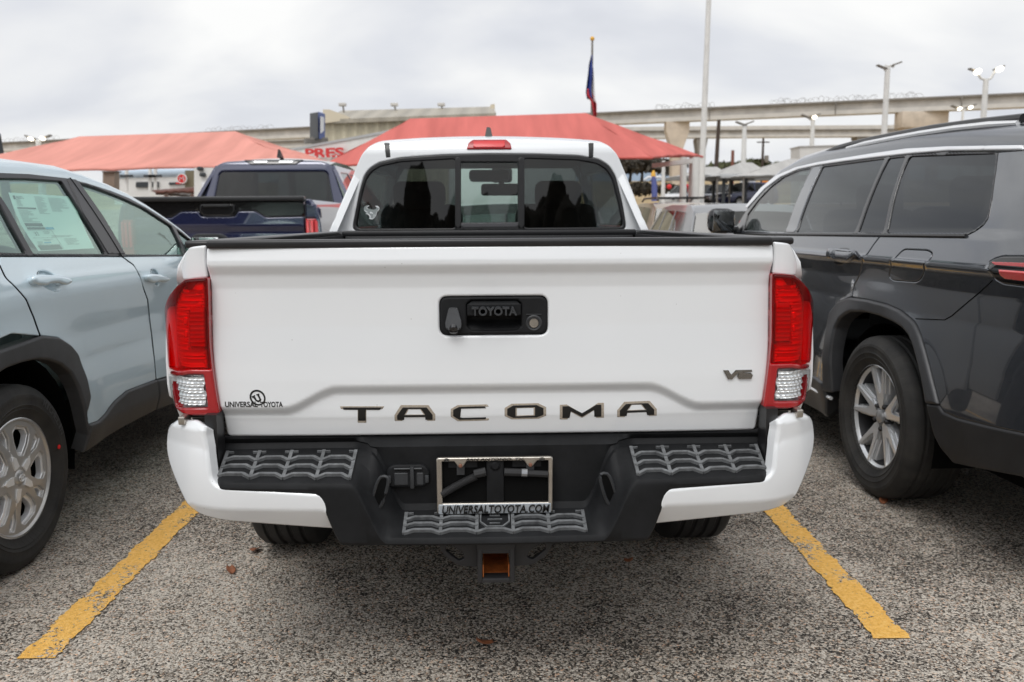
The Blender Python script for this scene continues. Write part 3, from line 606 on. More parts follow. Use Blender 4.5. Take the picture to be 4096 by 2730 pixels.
# ---- rear bumper
BP = lambda a: -.135+.035*(a/.7)**2+np.maximum(0, a-.66)**2*2.4
def capY(x, z): a = np.abs(x); return BP(a)+.02*np.clip((.60-z)/.1, -1, 1.2)**2*.6+np.maximum(0, z-.745)*.7+np.maximum(0, .545-z)*.55
capL = [(472, 978), (450, 962), (405, 962), (384, 978), (379, 1010), (382, 1050), (395, 1090), (430, 1163), (460, 1185), (500, 1196), (600, 1206), (780, 1219), (758, 1165), (747, 1146), (735, 1136), (500, 1119), (484, 1103), (478, 1060), (468, 1000)]
bm_ = None
xs = np.concatenate([np.linspace(-.722, -.69, 8), np.linspace(-.68, -.45, 12), np.linspace(-.44, -.20, 41), np.linspace(-.19, .19, 14), np.linspace(.20, .44, 41), np.linspace(.45, .68, 12), np.linspace(.69, .722, 8)])
def bump_rows(x):
    a = abs(x); k = float(sstep((a-.236)/.085)); kf = float(sstep((a-.272)/.092)); kb = float(sstep((a-.385)/.07))
    zb = .508+.159*k; zf = .480+.142*kf; zbo = .452+.004*a+.128*kb
    yf = float(BP(a))+max(0., a-.685)**2*38; yb = -.012+.05*k*float(sstep((a-.30)/.08))
    yr = .03
    rows = [(yr+.03, .705), (yr, .70), (yb-.002, .690 if a > .33 else .684), (yb+.002, zb+.02), (yb-.006, zb+.004), (yb-.02, zb)]
    y0, y1 = yb-.02, yf+.010
    for t in (.33, .66, .93): rows.append((y0+(y1-y0)*t, zb+(zf-zb)*t))
    rows += [(yf+.004, zf-.002), (yf, zf-.008), (yf-.002, zf-.016), (yf+.0, (zf+zbo)/2), (yf+.004, zbo+.012), (yf+.010, zbo+.003), (yf+.03, zbo), (yf+.11, zbo+.01)]
    return [(x, y, z) for y, z in rows]
P = np.array([bump_rows(x) for x in xs])
for j in (3, 4, 5): P[:, j, 2] = np.where(P[:, j, 2] > P[:, 2, 2]-.004, P[:, 2, 2]-.004, P[:, j, 2])
bm_ = grid('bumper', P, M['black_plastic'], TR, sharp=28)
for s in (-1, 1):
    o = TF.tr2(fD(capL), 1, capY); o[:, 0] = np.abs(o[:, 0])*s
    panel('bumper_cap', fillet(o, [.004, .008, .010, .02, .03, .03, .04, .05, .05, .04, .1, .008, .01, .02, .02, .03, .02, .03, .03]), lambda u, v: np.stack([u, capY(u, v), v], -1), M['white'], bm_, BACK, step=.014, r=.010, depth=.025)
def stepP(x, t):      # point on a step tread: t 0 back .. 1 front
    r = bump_rows(x); a, b = np.array(r[5]), np.array(r[8]); return a+(b-a)*t
def tread_pad(xa, xb, n, nm, skip=()):
    lg = MB(); dk = MB(); w = (xb-xa)/n
    def bar(pth, wd, h):
        pth = [np.array(p) for p in pth]; pts = [stepP(*p) for p in pth]
        for a, b in zip(pts, pts[1:]):
            d = b-a; L = np.linalg.norm(d)
            if L < 1e-5: continue
            m = (a+b)/2+np.array([0, 0, h/2]); u = d/L; up = np.array([0, -.25, 1.]); up -= up@u*u; up /= np.linalg.norm(up); sd = np.cross(u, up)
            Mx = Matrix(((u[0], sd[0], up[0], m[0]), (u[1], sd[1], up[1], m[1]), (u[2], sd[2], up[2], m[2]), (0, 0, 0, 1))) @ Matrix.Diagonal((L+.001, wd, h, 1))
            bmesh.ops.create_cube(lg.bm, size=1, matrix=Mx)
    for i in range(n+1): bar([(xa+w*i, .02), (xa+w*i, .5), (xa+w*i, 1.0)], .0085, .006)
    for i in range(n):
        if i in skip:
            x0 = xa+w*i
            bar([(x0+.1*w, .08), (x0+.1*w, .5), (x0+.28*w, .72), (x0+.72*w, .72), (x0+.9*w, .5), (x0+.9*w, .08)], .004, .005)
            bar([(x0, 1.0), (x0+.26*w, .87), (x0+.74*w, .87), (x0+w, 1.0)], .0085, .008)
            for tt in (.18, .36, .54): bar([(x0+(.3 if tt == .36 else .36)*w, tt), (x0+(.7 if tt == .36 else .64)*w, tt)], .003, .003)
            continue
        for tt in (.10, .40, .70, 1.0):
            x0 = xa+w*i; k = -.13
            if tt == .10: bar([(x0, tt-.04), (x0+.2*w, tt-.04)], .004, .006); bar([(x0+.8*w, tt-.04), (x0+w, tt-.04)], .004, .006); continue
            bar([(x0, tt), (x0+.26*w, tt+k), (x0+.74*w, tt+k), (x0+w, tt)], .0085, .008)
    lg.build(nm, M['worn_plastic'], bm_, sharp=20)
tread_pad(-.704, -.366, 4, 'step_tread'); tread_pad(.366, .704, 4, 'step_tread'); tread_pad(-.232, .232, 5, 'step_tread', skip=(2,))
for s in (-1, 1):        # tie-down eyes in the slanted flanks
    e = MB(); rr = []
    for q in np.linspace(0, 2*math.pi, 17):
        dx, dz = .015*np.sign(math.cos(q))*abs(math.cos(q))**.6, .044*np.sign(math.sin(q))*abs(math.sin(q))**.7
        rr.append((s*(.2925+dx-.30*dz), -.088+.25*dx*1-.1*dz, .585+dz))
    e.tube(rr, .0045, 6, False); eo = e.build('tie_down_eye', M['step_plastic'], bm_)
    e = MB(); e.bm.faces.new([e.bm.verts.new((p[0], p[1]-.002, p[2])) for p in rr[:-1]]); e.build('eye_pocket', M['black'], eo)
# ---- plate recess, frame, hose
pr = MB(); pr.box((.001, -.026, .594), (.292, .012, .128)); pr.build('opening_shade_block', M['black'], bm_)  # black block stands in for the darkness of an uncut opening
pf = panel('plate_frame', fillet([(-.151, .5085), (.152, .5085), (.153, .661), (-.151, .661)], .008), lambda u, v: np.stack([u, -.046+0*u, v], -1), M['dirty_chrome'], bm_, BACK,
           holes=[fillet([(-.136, .5385), (.141, .5385), (.141, .651), (.112, .651), (.100, .636), (.088, .636), (.078, .651), (-.072, .651), (-.082, .636), (-.094, .636), (-.104, .651), (-.136, .651)], .002)], step=.012, r=.0035, depth=.008)
pb = panel('frame_band', fillet([(-.147, .5105), (.148, .5105), (.148, .536), (-.147, .536)], .003), lambda u, v: np.stack([u, -.0475+0*u, v], -1), mat('frame_band_blue', (.50, .55, .60), .3, .5), pf, BACK, step=.02, r=.001, depth=.002)
text('plate_frame_lettering', 'UNIVERSALTOYOTA.COM', (-.137, .513, .144, .534), lambda u, v, w: (u, -.0495-w, v), M['decal_black'], pf, shear=.18, bold=.012, ext=.004)
text('plate_frame_lettering', 'SAN ANTONIO, TX.', (-.073, .6518, .078, .6605), lambda u, v, w: (u, -.0485, v), M['decal_black'], pf, shear=.2, bold=.02)
em = MB()
for x in (-.124, .124):
    for rx, rz in ((.007, .0042), (.0022, .004), (.005, .0016)): em.tube([(x+rx*math.cos(q), -.0475, .656+rz*math.sin(q)) for q in np.linspace(0, 2*math.pi, 17)], .0006, 4, False)
em.build('frame_emblem', M['decal_black'], pf)
for x in (-.088, .094):
    sc = MB(); sc.lathe([(.0, .002), (.004, .0015), (.0052, 0), (.0052, -.002)], Matrix.Translation((x, -.049, .6405)) @ Matrix.Rotation(R_(-90), 4, 'Z'), 14); sc.build('plate_screw', M['rust2'], pf)
    tb = MB(); tb.box((x, -.036, .630), (.020, .003, .034)); tb.build('plate_tab', M['step_plastic'], pf)
st = MB(); st.box((.002, -.036, .594), (.045, .006, .118), bev=.002); st.lathe([(0, .006), (.008, .006), (.011, .002), (.015, 0)], Matrix.Translation((.002, -.039, .6375)) @ Matrix.Rotation(R_(-90), 4, 'Z'), 20)
st.box((-.082, -.0335, .642), (.075, .003, .02)); st.box((.085, -.0335, .642), (.075, .003, .02)); st.build('plate_bracket', M['black_plastic'], bm_)
hs = MB(); pth = [(-.138+.010*i, -.040, .562+.0062*i-.0001*i*i) for i in range(10)]
hp = []
for i in range(60):
    t = i/59*9; j = min(int(t), 8); hp.append(np.array(pth[j])+(np.array(pth[j+1])-np.array(pth[j]))*(t-j))
hs.tube(hp, [.0095+(.0012 if i % 2 else 0) for i in range(60)], 10); hz = hs.build('wiring_hose', M['rubber'], bm_)
for pth, r in (([(-.052, -.04, .615), (-.022, -.04, .622)], .012), ([(.026, -.04, .620), (.072, -.04, .618)], .0105), ([(.085, -.04, .616), (.14, -.038, .612)], .009)):
    h2 = MB(); h2.tube(pth, r, 10); h2.build('hose_coupling', M['rubber'], hz)
hc = MB(); hc.tube([(.071, -.04, .618), (.086, -.04, .617)], .0108, 10); hc.build('hose_clip', M['lamp_grey'], hz)
# trailer plug
sk = panel('trailer_socket', fillet([(-.283, .585), (-.270, .576), (-.185, .576), (-.170, .592), (-.170, .622), (-.187, .6375), (-.268, .6375), (-.283, .622)], .012), lambda u, v: np.stack([u, -.016+0*u, v], -1), M['black_plastic'], bm_, BACK, step=.012, r=.006, depth=.02, off=.008)
for a, b in ((-.263, -.226), (-.205, -.186)): panel('socket_cover', fillet([(a, .583), (b, .583), (b, .617), (a, .617)], .004), lambda u, v: np.stack([u, -.026+0*u, v], -1), M['step_plastic'], sk, BACK, step=.012, r=.003, depth=.006)
sl = MB(); sl.box((-.2155, -.028, .605), (.010, .012, .058), bev=.002); sl.tube([(-.262, -.026, .628), (-.19, -.026, .628)], .003, 6); sl.box((-.276, -.026, .600), (.010, .008, .020), bev=.002); sl.box((-.177, -.026, .600), (.010, .008, .020), bev=.002); sl.build('socket_latch', M['step_plastic'], sk)
# hitch
ht = MB()
def hrect(a, b, c, d, y0, y1, th_):
    for x in (a+th_/2, b-th_/2): ht.box((x, (y0+y1)/2, (c+d)/2), (th_, y1-y0, d-c), bev=.004)
    for z in (c+th_/2, d-th_/2): ht.box(((a+b)/2, (y0+y1)/2, z), (b-a-2*th_+.002, y1-y0-.001, th_), bev=.003)
hrect(-.047, .051, .330, .424, -.075, -.035, .0135); ht.box((.002, -.03, .432), (.10, .10, .018), bev=.003); ht.box((.002, .08, .47), (.8, .06, .06), bev=.01)
hh = ht.build('hitch_receiver', M['steel'], TR)
ori = MB()
for x in (-.0315, .0355): ori.box((x, .02, .360), (.003, .17, .034))
ori.box((.002, .02, .3415), (.066, .17, .003)); ori.box((.002, .10, .36), (.060, .003, .030))
ori.build('receiver_liner', M['rust'], hh)  # rust only low down; upper part left dark for the shadow inside
for s in (-1, 1):
    o = [(.04, .445), (.150, .445), (.150, .420), (.135, .392), (.098, .366), (.04, .362)]; h = [(.128, .428), (.133, .410), (.098, .381), (.082, .388), (.090, .405), (.112, .420)]
    panel('chain_loop', fillet([(s*x, z) for x, z in o], .01), lambda u, v: np.stack([u+.002, -.045+0*u, v], -1), M['steel'], hh, BACK, holes=[fillet([(s*x, z) for x, z in h], .006)], step=.02, r=.003, depth=.01)
# wheels, axle, underside
for s in (-1, 1):
    wheel(TR, (s*.775, 1.15, .385), .385, .25, .21, s, 'road' if False else 'plain'); wheel(TR, (s*.775, 4.39, .385), .385, .25, .21, s, 'plain')
un = MB(); un.box((0, 2.2, .56), (1.5, 3.9, .12)); un.tube([(-.66, 1.15, .385), (.66, 1.15, .385)], .05, 10); un.tube([(-.1, 1.15, .385), (.1, 1.15, .385)], .13, 12); un.box((.25, .45, .5), (.3, .5, .16), bev=.05); un.build('chassis', M['black'], TR)
sp_ = MB(); sp_.lathe([(.20, .1), (.36, .09), (.37, 0), (.36, -.09), (.2, -.1)], Matrix.Translation((0, .62, .56)) @ Matrix.Rotation(R_(90), 4, 'Y'), 32); sp_.build('spare_wheel', M['rubber'], TR)
# ---- cab
def CR(x, z): return 2.095+(z-1.22)*.075+.085*x*x+np.maximum(0, z-1.60)**2*6
SCR = lambda u, v: np.stack([u, CR(u, v), v], -1)
fc = CR
ol = [(764, 545), (772, 520), (790, 460), (812, 400), (829, 358), (843, 340), (862, 330), (884, 326.5), (960, 321), (1050, 318), (1124, 317), (1200, 318), (1290, 321), (1365, 326), (1386, 329), (1405, 339), (1420, 357), (1438, 400), (1460, 455), (1476, 512), (1482, 540)]
wf = [(820, 531), (811, 527), (811, 515), (826, 440), (836, 405), (848, 388), (870, 374), (920, 363), (1020, 356), (1124, 353.5), (1230, 354.5), (1330, 358), (1376, 366), (1400, 381), (1415, 405), (1430, 465), (1438, 512), (1438, 524), (1430, 529)]
Ol = TF.tr2(fD(ol), 1, fc); Wf = TF.tr2(fD(wf), 1, fc)
cab = panel('cab', fillet(Ol, .05), SCR, M['white'], TR, BACK, holes=[fillet(Wf, .02)], step=.03, r=.007, depth=.02)
wp = [(826, 526), (818, 520), (831, 450), (841, 414), (853, 396), (874, 383), (922, 373), (1046, 366), (1046, 525)]
WL = TF.tr2(fD(wp), 1, fc); wr = [(1205, 365), (1328, 369), (1372, 377), (1393, 390), (1407, 412), (1421, 465), (1430, 510), (1430, 519), (1424, 522), (1205, 524)]
WR = TF.tr2(fD(wr), 1, fc); ws = TF.tr2(fD([(1059, 374), (1190, 374), (1190, 511), (1059, 512)]), 1, fc)
wfr = panel('rear_window_frame', fillet(Wf, .02), SCR, M['frame_black'], cab, BACK, holes=[fillet(WL, .015), fillet(WR, .015), fillet(ws, .004)], step=.03, r=.006, depth=.02, off=.002)
panel('rear_window', fillet(WL, .015), SCR, M['tint_side'], wfr, BACK, step=.04, r=0, depth=0, off=-.006)
panel('rear_window', fillet(WR, .015), SCR, M['tint_side'], wfr, BACK, step=.04, r=0, depth=0, off=-.006)
panel('sliding_window', ws, SCR, M['tint_mid'], wfr, BACK, step=.04, r=0, depth=0, off=-.012)
for a, b in ((1046, 1059), (1191, 1205)):
    panel('window_bar', TF.tr2(fD([(a, 362), (b, 362), (b, 525), (a, 525)]), 1, fc), SCR, M['frame_black'], wfr, BACK, step=.03, r=.003, depth=.012, off=.006)
panel('window_bar', TF.tr2(fD([(1059, 513), (1191, 512), (1191, 522), (1059, 523)]), 1, fc), SCR, mat('slider_track', (.06, .06, .065), .5), wfr, BACK, step=.03, r=.003, depth=.012, off=.003)
for a, b, sl_ in (((883, 326), (895, 326), 4), ((1352, 326), (1364, 326), -2)):
    panel('roof_ditch', TF.tr2(fD([(a[0], 329), (b[0], 329), (b[0]+sl_*.6, 362), (a[0]+sl_*.6+2, 363)]), 1, fc), SCR, M['frame_black'], cab, BACK, step=.02, r=.002, depth=.01, off=.0015)
bl = panel('brake_lamp', fillet(TF.tr2(fD([(1072, 344.5), (1176, 344), (1173, 331), (1163, 322.5), (1086, 323), (1076, 331)]), 1, fc), .008), SCR, M['red_mid'], cab, BACK, step=.01, r=.006, depth=.015, off=.008)
panel('brake_lens', TF.tr2(fD([(1088, 328), (1160, 327.5), (1160, 341), (1088, 341.5)]), 1, fc), SCR, M['red_bright'], bl, BACK, step=.02, r=.002, depth=.004, off=.011)
# roof sheet and cab sides
rimP = resample(fillet(Ol, .05), .03); rimP = sorted([tuple(p) for p in rimP if p[1] > 1.57], key=lambda p: p[0])
ys = [.002, .03, .08, .16, .3, .7, 1.1, 1.42]; dz = [-.003, .006, .015, .023, .030, .036, .022, -.02]
P = np.array([[(x*(1-.03*min(1, y/.3)), CR(x, z)+y, z+d) for x, z in rimP] for y, d in zip(ys, dz)])
grid('roof', P, M['white'], cab)
fin = MB(); fin.prism([(-.075, 0), (.09, 0), (.03, .022), (-.035, .052), (-.055, .050)], lambda u, v, w: (w*(1-.6*v/.06), 2.38+u, 1.70+v), -.02, .02, bev=.004)
fin.build('antenna', M['decal_black'], cab)
def cabx(s, z): return s*(.795+.06*sstep((1.22-z)/.25)-np.maximum(0, z-1.22)*.42-np.maximum(0, z-1.5)**2*2)
for s in (-1, 1):
    so = [(2.07, .5), (2.07, 1.22), (2.12, 1.40), (2.19, 1.61), (3.55, 1.64), (4.28, 1.20), (5.0, 1.12), (5.22, 1.0), (5.25, .62), (4.86, .5)]+[(4.39+.45*math.cos(q), .40+.45*math.sin(q)) for q in np.linspace(.24, math.pi-.24, 12)]+[(3.9, .45)]
    win = [(2.20, 1.24), (2.28, 1.54), (3.46, 1.57), (4.00, 1.24)]
    panel('cab_side', so, lambda u, v: np.stack([cabx(s, v)*(1-.10*sstep((u-4.2)/1.1)), u, v], -1), M['white'], cab, (s, 0, 0), holes=[fillet(win, .05)], step=.08, r=.008, depth=.03)
    panel('door_window', fillet(win, .05), lambda u, v: np.stack([cabx(s, v)-s*.01, u, v], -1), M['windshield'], cab, (s, 0, 0), step=.1, r=0, depth=0)
    mr = MB(); mr.box((s*.915, 3.72, 1.135), (.14, .12, .17), bev=.04, seg=3); mr.box((s*.85, 3.74, 1.09), (.12, .05, .05), bev=.01); mr.build('door_mirror', M['white'], TR)
P = np.array([[(x*(.60+.13*t), 3.60+.72*t+.0*x-.10*x*x, 1.625-.47*t) for x in np.linspace(-1, 1, 9)] for t in np.linspace(0, 1, 6)])
grid('windshield', P, M['windshield'], cab)
P = np.array([[(x*.76, y-.12*x*x, 1.155-.05*((y-4.3)/.95)**2-.05*x*x+(-.45 if y > 5.26 else 0)) for x in np.linspace(-1, 1, 9)] for y in (4.25, 4.5, 4.8, 5.1, 5.24, 5.28)])
grid('hood', P, M['white'], cab)
ib = MB(); ib.box((0, 3.15, .78), (1.5, 2.1, .5)); ib.box((0, 3.95, 1.04), (1.42, .5, .14), bev=.04)
for s in (-1, 1):
    sb = MB(); sb.box((s*.395, 2.86, 1.06), (.48, .17, .62), bev=.07, seg=3, rx=-.16); so_ = sb.build('seat', M['interior'], cab)
    sb = MB(); sb.box((s*.40, 2.795, 1.42), (.27 if s > 0 else .30, .10, .155), bev=.045, seg=3, rx=-.1); sb.build('headrest', M['interior'], so_)
ib.box((0, 2.9, 1.0), (.24, .5, .12), bev=.03); ib.build('cabin_trim', M['interior'], cab)
ov = MB(); ov.box((0, 2.95, 1.625), (1.12, 1.3, .02)); ov.box((-.045+.05, 3.46, 1.56), (.26, .2, .07), bev=.02); ov.build('headliner', M['headliner'], cab)
rm = MB(); rm.box((.085, 3.50, 1.473), (.27, .04, .078), bev=.02, seg=3); rm.tube([(.085, 3.50, 1.50), (.09, 3.60, 1.60)], .018, 8); rm.box((.09, 3.66, 1.575), (.14, .02, .10), bev=.02); rm.build('interior_mirror', M['interior'], cab)
# bull-head decal on the glass
BL = lambda px, off, m, nm: panel(nm, TF.tr2(fBull(px), 1, fc), SCR, m, cab, BACK, step=.008, r=0, depth=0, off=off)
BL([(820, 390), (740, 380), (620, 395), (520, 440), (450, 510), (420, 600), (440, 690), (490, 770), (570, 840), (690, 900), (600, 930), (560, 950), (560, 980), (680, 1010), (760, 1060), (830, 1150), (860, 1230), (800, 1240), (790, 1290), (850, 1330), (1050, 1350), (1200, 1210), (1290, 1020), (1330, 850), (1450, 750), (1510, 650), (1500, 540), (1420, 450), (1330, 420), (1215, 425), (1290, 490), (1330, 560), (1270, 640), (1140, 685), (1000, 680), (880, 645), (740, 620), (650, 570), (640, 520), (690, 460), (830, 410)], -.004, M['decal_dim'], 'bull_decal')
for seg_ in ([(440, 690), (500, 720), (600, 800), (700, 850), (690, 905), (570, 845), (490, 775)], [(600, 930), (720, 960), (850, 1060), (920, 1180), (915, 1240), (850, 1225), (800, 1110), (700, 1010), (560, 980)], [(800, 1240), (1040, 1300), (1190, 1180), (1300, 960), (1320, 850), (1345, 855), (1310, 1010), (1210, 1210), (1050, 1355), (850, 1330), (795, 1290)], [(1215, 425), (1330, 420), (1430, 455), (1510, 545), (1515, 650), (1450, 755), (1340, 840), (1330, 815), (1430, 740), (1485, 640), (1470, 560), (1330, 520), (1270, 470)],
             [(840, 870), (930, 820), (960, 850), (1050, 900), (1090, 980), (1010, 970), (940, 920), (890, 980), (870, 920)], [(1130, 1000), (1150, 1010), (1090, 1230), (1065, 1250)], [(1200, 1000), (1215, 1010), (1130, 1190), (1110, 1200)], [(830, 410), (700, 480), (650, 540), (690, 590), (760, 620), (740, 640), (660, 600), (625, 545), (670, 460), (760, 400)]):
    BL(seg_, -.003, M['decal_silver'], 'decal_highlight')
# ------------------------------------------------------------------ shared car pieces
def arch_pts(r, n=14, a0=.0, a1=math.pi, cz=.34, sc=1.0): return [(r*math.cos(q)*sc, cz+r*math.sin(q)) for q in np.linspace(a0, a1, n)]
def underbody(par, half, y0, y1, axles, z=.36):
    u = MB(); u.box((0, (y0+y1)/2, z), (half*1.5, (y1-y0)*.96, .24))
    for a in axles:
        u.tube([(-half*.8, a, .33), (half*.8, a, .33)], .06, 8)
        for s in (-1, 1):
            n = 20; r = .44; ring = [[u.bm.verts.new((s*x, a+r*math.cos(q), .36+r*math.sin(q))) for q in np.linspace(-.25, math.pi+.25, n)] for x in (half*.52, half*.955)]
            for i in range(n-1): u.bm.faces.new((ring[0][i], ring[0][i+1], ring[1][i+1], ring[1][i]))
            u.bm.faces.new(ring[0])
    return u.build('underbody', M['black'], par)
def seats(par, rows, half, m=None, z0=.0):
    for (y, w) in rows:
        for s in (-1, 1):
            sb = MB(); sb.box((s*half*.42, y, .90+z0), (w, .16, .62), bev=.06, seg=3, rx=-.2); sb.box((s*half*.42, y+.22, .62+z0), (w, .5, .16), bev=.05); so = sb.build('seat', m or M['interior2'], par)
            sb = MB(); sb.box((s*half*.42, y-.08, 1.26+z0), (.27, .10, .18), bev=.045, seg=3, rx=-.15); sb.build('headrest', m or M['interior2'], so)
# ------------------------------------------------------------------ pale crossover on the left
th = R_(2.0); nx = np.array([math.cos(th), -math.sin(th), 0])
LF = Frame(np.array([-1.72, .885, 0])-nx*.885, th)
LC = thing('crossover_car', 'pale blue-grey crossover with black cladding and a price sheet in its rear side window', 'car', tuple(LF.o), th)
lo_ = smoothcurve([.15, .30, .42, .56, .70, .82, .93, 1.00, 1.05, 1.10], [.83, .868, .905, .897, .884, .886, .902, .914, .908, .884], .03)
def LS(s, z):
    z = np.asarray(z, float); s = np.asarray(s, float)
    low = lo_(np.minimum(z, 1.10)); g = np.maximum(0, z-1.10)
    x = low-.40*g-.10*g*g*2
    fl = np.exp(-((np.hypot(s, z-.36)-.44)/.13)**2)*.020*sstep((1.0-z)/.2)
    return x+fl-.10*np.maximum(0, s-1.5)**2-.12*np.maximum(0, -.15-s)**2
SL = lambda sg: (lambda u, v: np.stack([sg*LS(u, v), u, v], -1))
tl_ = lambda px, f: LF.tr2(f(px), 0, LS)
def both(nm, uv, m, par, holes=(), **k):
    o = None
    for sg in (1, -1): o = o or panel(nm, uv, SL(sg), m, par, (sg, 0, 0), holes=holes, **k) if sg == 1 else (panel(nm, uv, SL(sg), m, par, (sg, 0, 0), holes=holes, **k) and o)
    return o
gapA = tl_([(0, 1205), (40, 1290), (75, 1350), (180, 1450), (280, 1568)], fLC); gapA2 = tl_([(195, 100), (232, 205)], fLW)
archO = tl_([(232, 205), (330, 215), (400, 260), (440, 310), (490, 450), (512, 560), (490, 645), (500, 712)], fLW)
sillT = tl_([(500, 712), (560, 690), (600, 650), (650, 580), (720, 520), (890, 455)], fLW)
gapB = tl_([(890, 455), (880, 340), (865, 200), (842, 0)], fLW); gapB2 = tl_([(1500, 1450), (1450, 1300), (1390, 1200), (1275, 1118)], fLC)
beltp = tl_([(0, 1118), (600, 1118), (1275, 1118)], fLC); beltF = tl_([(1275, 1118), (1925, 1122)], fLC)
g = .0025
door = np.vstack([beltp[:1]+[0, 0], gapA, gapA2, archO[:-1], sillT, gapB[1:], gapB2, beltp[1:2]])
hR = fillet(tl_([(385, 1300), (410, 1268), (500, 1268), (600, 1330), (640, 1470), (590, 1490), (500, 1450), (420, 1400)], fLC), .03)
hF = fillet(tl_([(1570, 1260), (1605, 1243), (1650, 1270), (1680, 1380), (1660, 1420), (1625, 1415), (1590, 1350)], fLC), .02)
def dish(nm, h, par, mtl):
    c = h.mean(0); R = np.ptp(h, 0)/2
    panel(nm, h, lambda u, v: np.stack([LS(u, v)-.028*np.maximum(0, 1-((u-c[0])/R[0]/1.05)**2-((v-c[1])/R[1]/1.05)**2)**.7, u, v], -1), mtl, par, (1, 0, 0), step=.015, r=0, depth=0)
def pair(nm, uv, m, hole=None, **k):
    a = panel(nm, uv, SL(1), m, LC, (1, 0, 0), holes=[hole] if hole is not None else (), **k); panel(nm, uv, SL(-1), m, LC, (-1, 0, 0), **k); return a
rd = pair('rear_door', fillet(door, .01), M['bluegrey'], hR, step=.022, r=.005, depth=.02); dish('handle_cup', hR, rd, M['bluegrey'])
def handle(px, par, fr, S, mtl, off=.030):
    o = fillet(fr.tr2(px, 0, lambda a, b: S(a, b)), .02)
    panel('door_handle', o, lambda u, v: np.stack([S(u, v), u, v], -1), mtl, par, (1 if fr is LF else -1, 0, 0), step=.012, r=.012, depth=.02, off=off)
handle(fLC([(282, 1345), (330, 1328), (560, 1335), (650, 1350), (692, 1372), (690, 1400), (640, 1425), (560, 1400), (470, 1410), (430, 1430), (330, 1420), (290, 1380)]), rd, LF, LS, M['bluegrey'])
fd_uv = np.vstack([beltF[:1]+[.004, 0], gapB2[::-1][1:]+[.004, 0], gapB[::-1][:-1]+[.004, 0], [[gapB[0][0]+.004, gapB[0][1]], [1.60, .47], [1.98, .55], [2.02, .90], [1.98, 1.02], [1.90, beltF[1][1]-.005]]])
fd_ = pair('front_door', fillet(fd_uv, .01), M['bluegrey'], hF, step=.035, r=.005, depth=.02); dish('handle_cup', hF, fd_, M['bluegrey'])
handle(fLC([(1495, 1320), (1530, 1300), (1640, 1310), (1730, 1335), (1735, 1350), (1690, 1378), (1620, 1372), (1560, 1388), (1510, 1370)]), fd_, LF, LS, M['bluegrey'])
bz = float(beltp[0][1])
quart = np.vstack([[[-.80, bz+.02]], [[-.86, .95], [-.84, .66]], [[-.50, .66]], [(x, z) for x, z in arch_pts(.525, 10, math.pi*.9, math.pi*.52, .36)], gapA2[::-1]+[-.004, 0], gapA[::-1]+[-.004, 0], [[beltp[0][0]-.004, bz]]])
pair('rear_fender', fillet(quart, .01), M['bluegrey'], step=.045, r=.005, depth=.02)
# front fender, both sides
ff = [(2.03, .56), (2.10, .62)]+[(2.64+.50*math.cos(q), .36+.50*math.sin(q)) for q in np.linspace(math.pi*.88, .15, 12)]+[(3.20, .42), (3.32, .62), (3.28, .80), (3.0, .93), (2.4, 1.02), (1.99, 1.05), (2.026, .9)]
pair('front_fender', ff, M['bluegrey'], step=.07, r=.006, depth=.02)
# cladding
ai = tl_([(202, 340), (270, 345), (340, 370), (400, 420), (440, 500), (470, 600), (490, 700), (500, 760), (490, 830), (465, 872)], fLW)
rearA = [(-x, z) for x, z in archO[:6][::-1]]; rearI = [(-x, z) for x, z in ai[::-1]]
ring = np.vstack([archO, [[ai[-1][0]+.03, ai[-1][1]]], ai[::-1], [(0., ai[0][1]+.004)], [(-x, z) for x, z in ai], [(-ai[-1][0]-.03, ai[-1][1])], [(-x, z) for x, z in archO[1:][::-1]]])
pair('wheel_arch_cladding', fillet(ring, .012), M['cladding'], step=.03, r=.012, depth=.05, off=.010)
sb = tl_([(468, 872), (505, 850), (700, 722), (915, 610)], fLW)
sill = np.vstack([sillT, [[gapB[0][0]+.0, sb[-1][1]+.0]], sb[::-1], [[archO[-1][0]+.004, archO[-1][1]-.02]]])
pair('sill_cladding', fillet(sill, .012), M['cladding'], step=.03, r=.012, depth=.05, off=.010)
sill2 = [(gapB[0][0]+.006, gapB[0][1]-.004), (gapB[0][0]+.006, sb[-1][1]), (2.2, .26), (2.16, .50), (1.60, .46)]
pair('sill_cladding', fillet(sill2, .012), M['cladding'], step=.05, r=.012, depth=.05, off=.010)
fa = [(2.64+.51*math.cos(q), .36+.51*math.sin(q)) for q in np.linspace(math.pi*.95, .05, 14)]+[(2.64+.42*math.cos(q), .35+.42*math.sin(q)) for q in np.linspace(.05, math.pi*.95, 14)]
pair('wheel_arch_cladding', fa, M['cladding'], step=.05, r=.012, depth=.05, off=.010)
for a_ in (np.vstack([gapB2[::-1], gapB[::-1]])+[.002, 0], np.vstack([gapA, gapA2])-[.002, 0]):
    lm = MB(); lm.tube([(float(LS(*p))-.0012, *p) for p in resample(a_, .03)[:-int(max(1, np.linalg.norm(a_[-1]-a_[0])/.03))]] if False else [(float(LS(*p))-.0012, *p) for p in a_], .0030, 6); lm.build('door_gap', M['black'], rd)
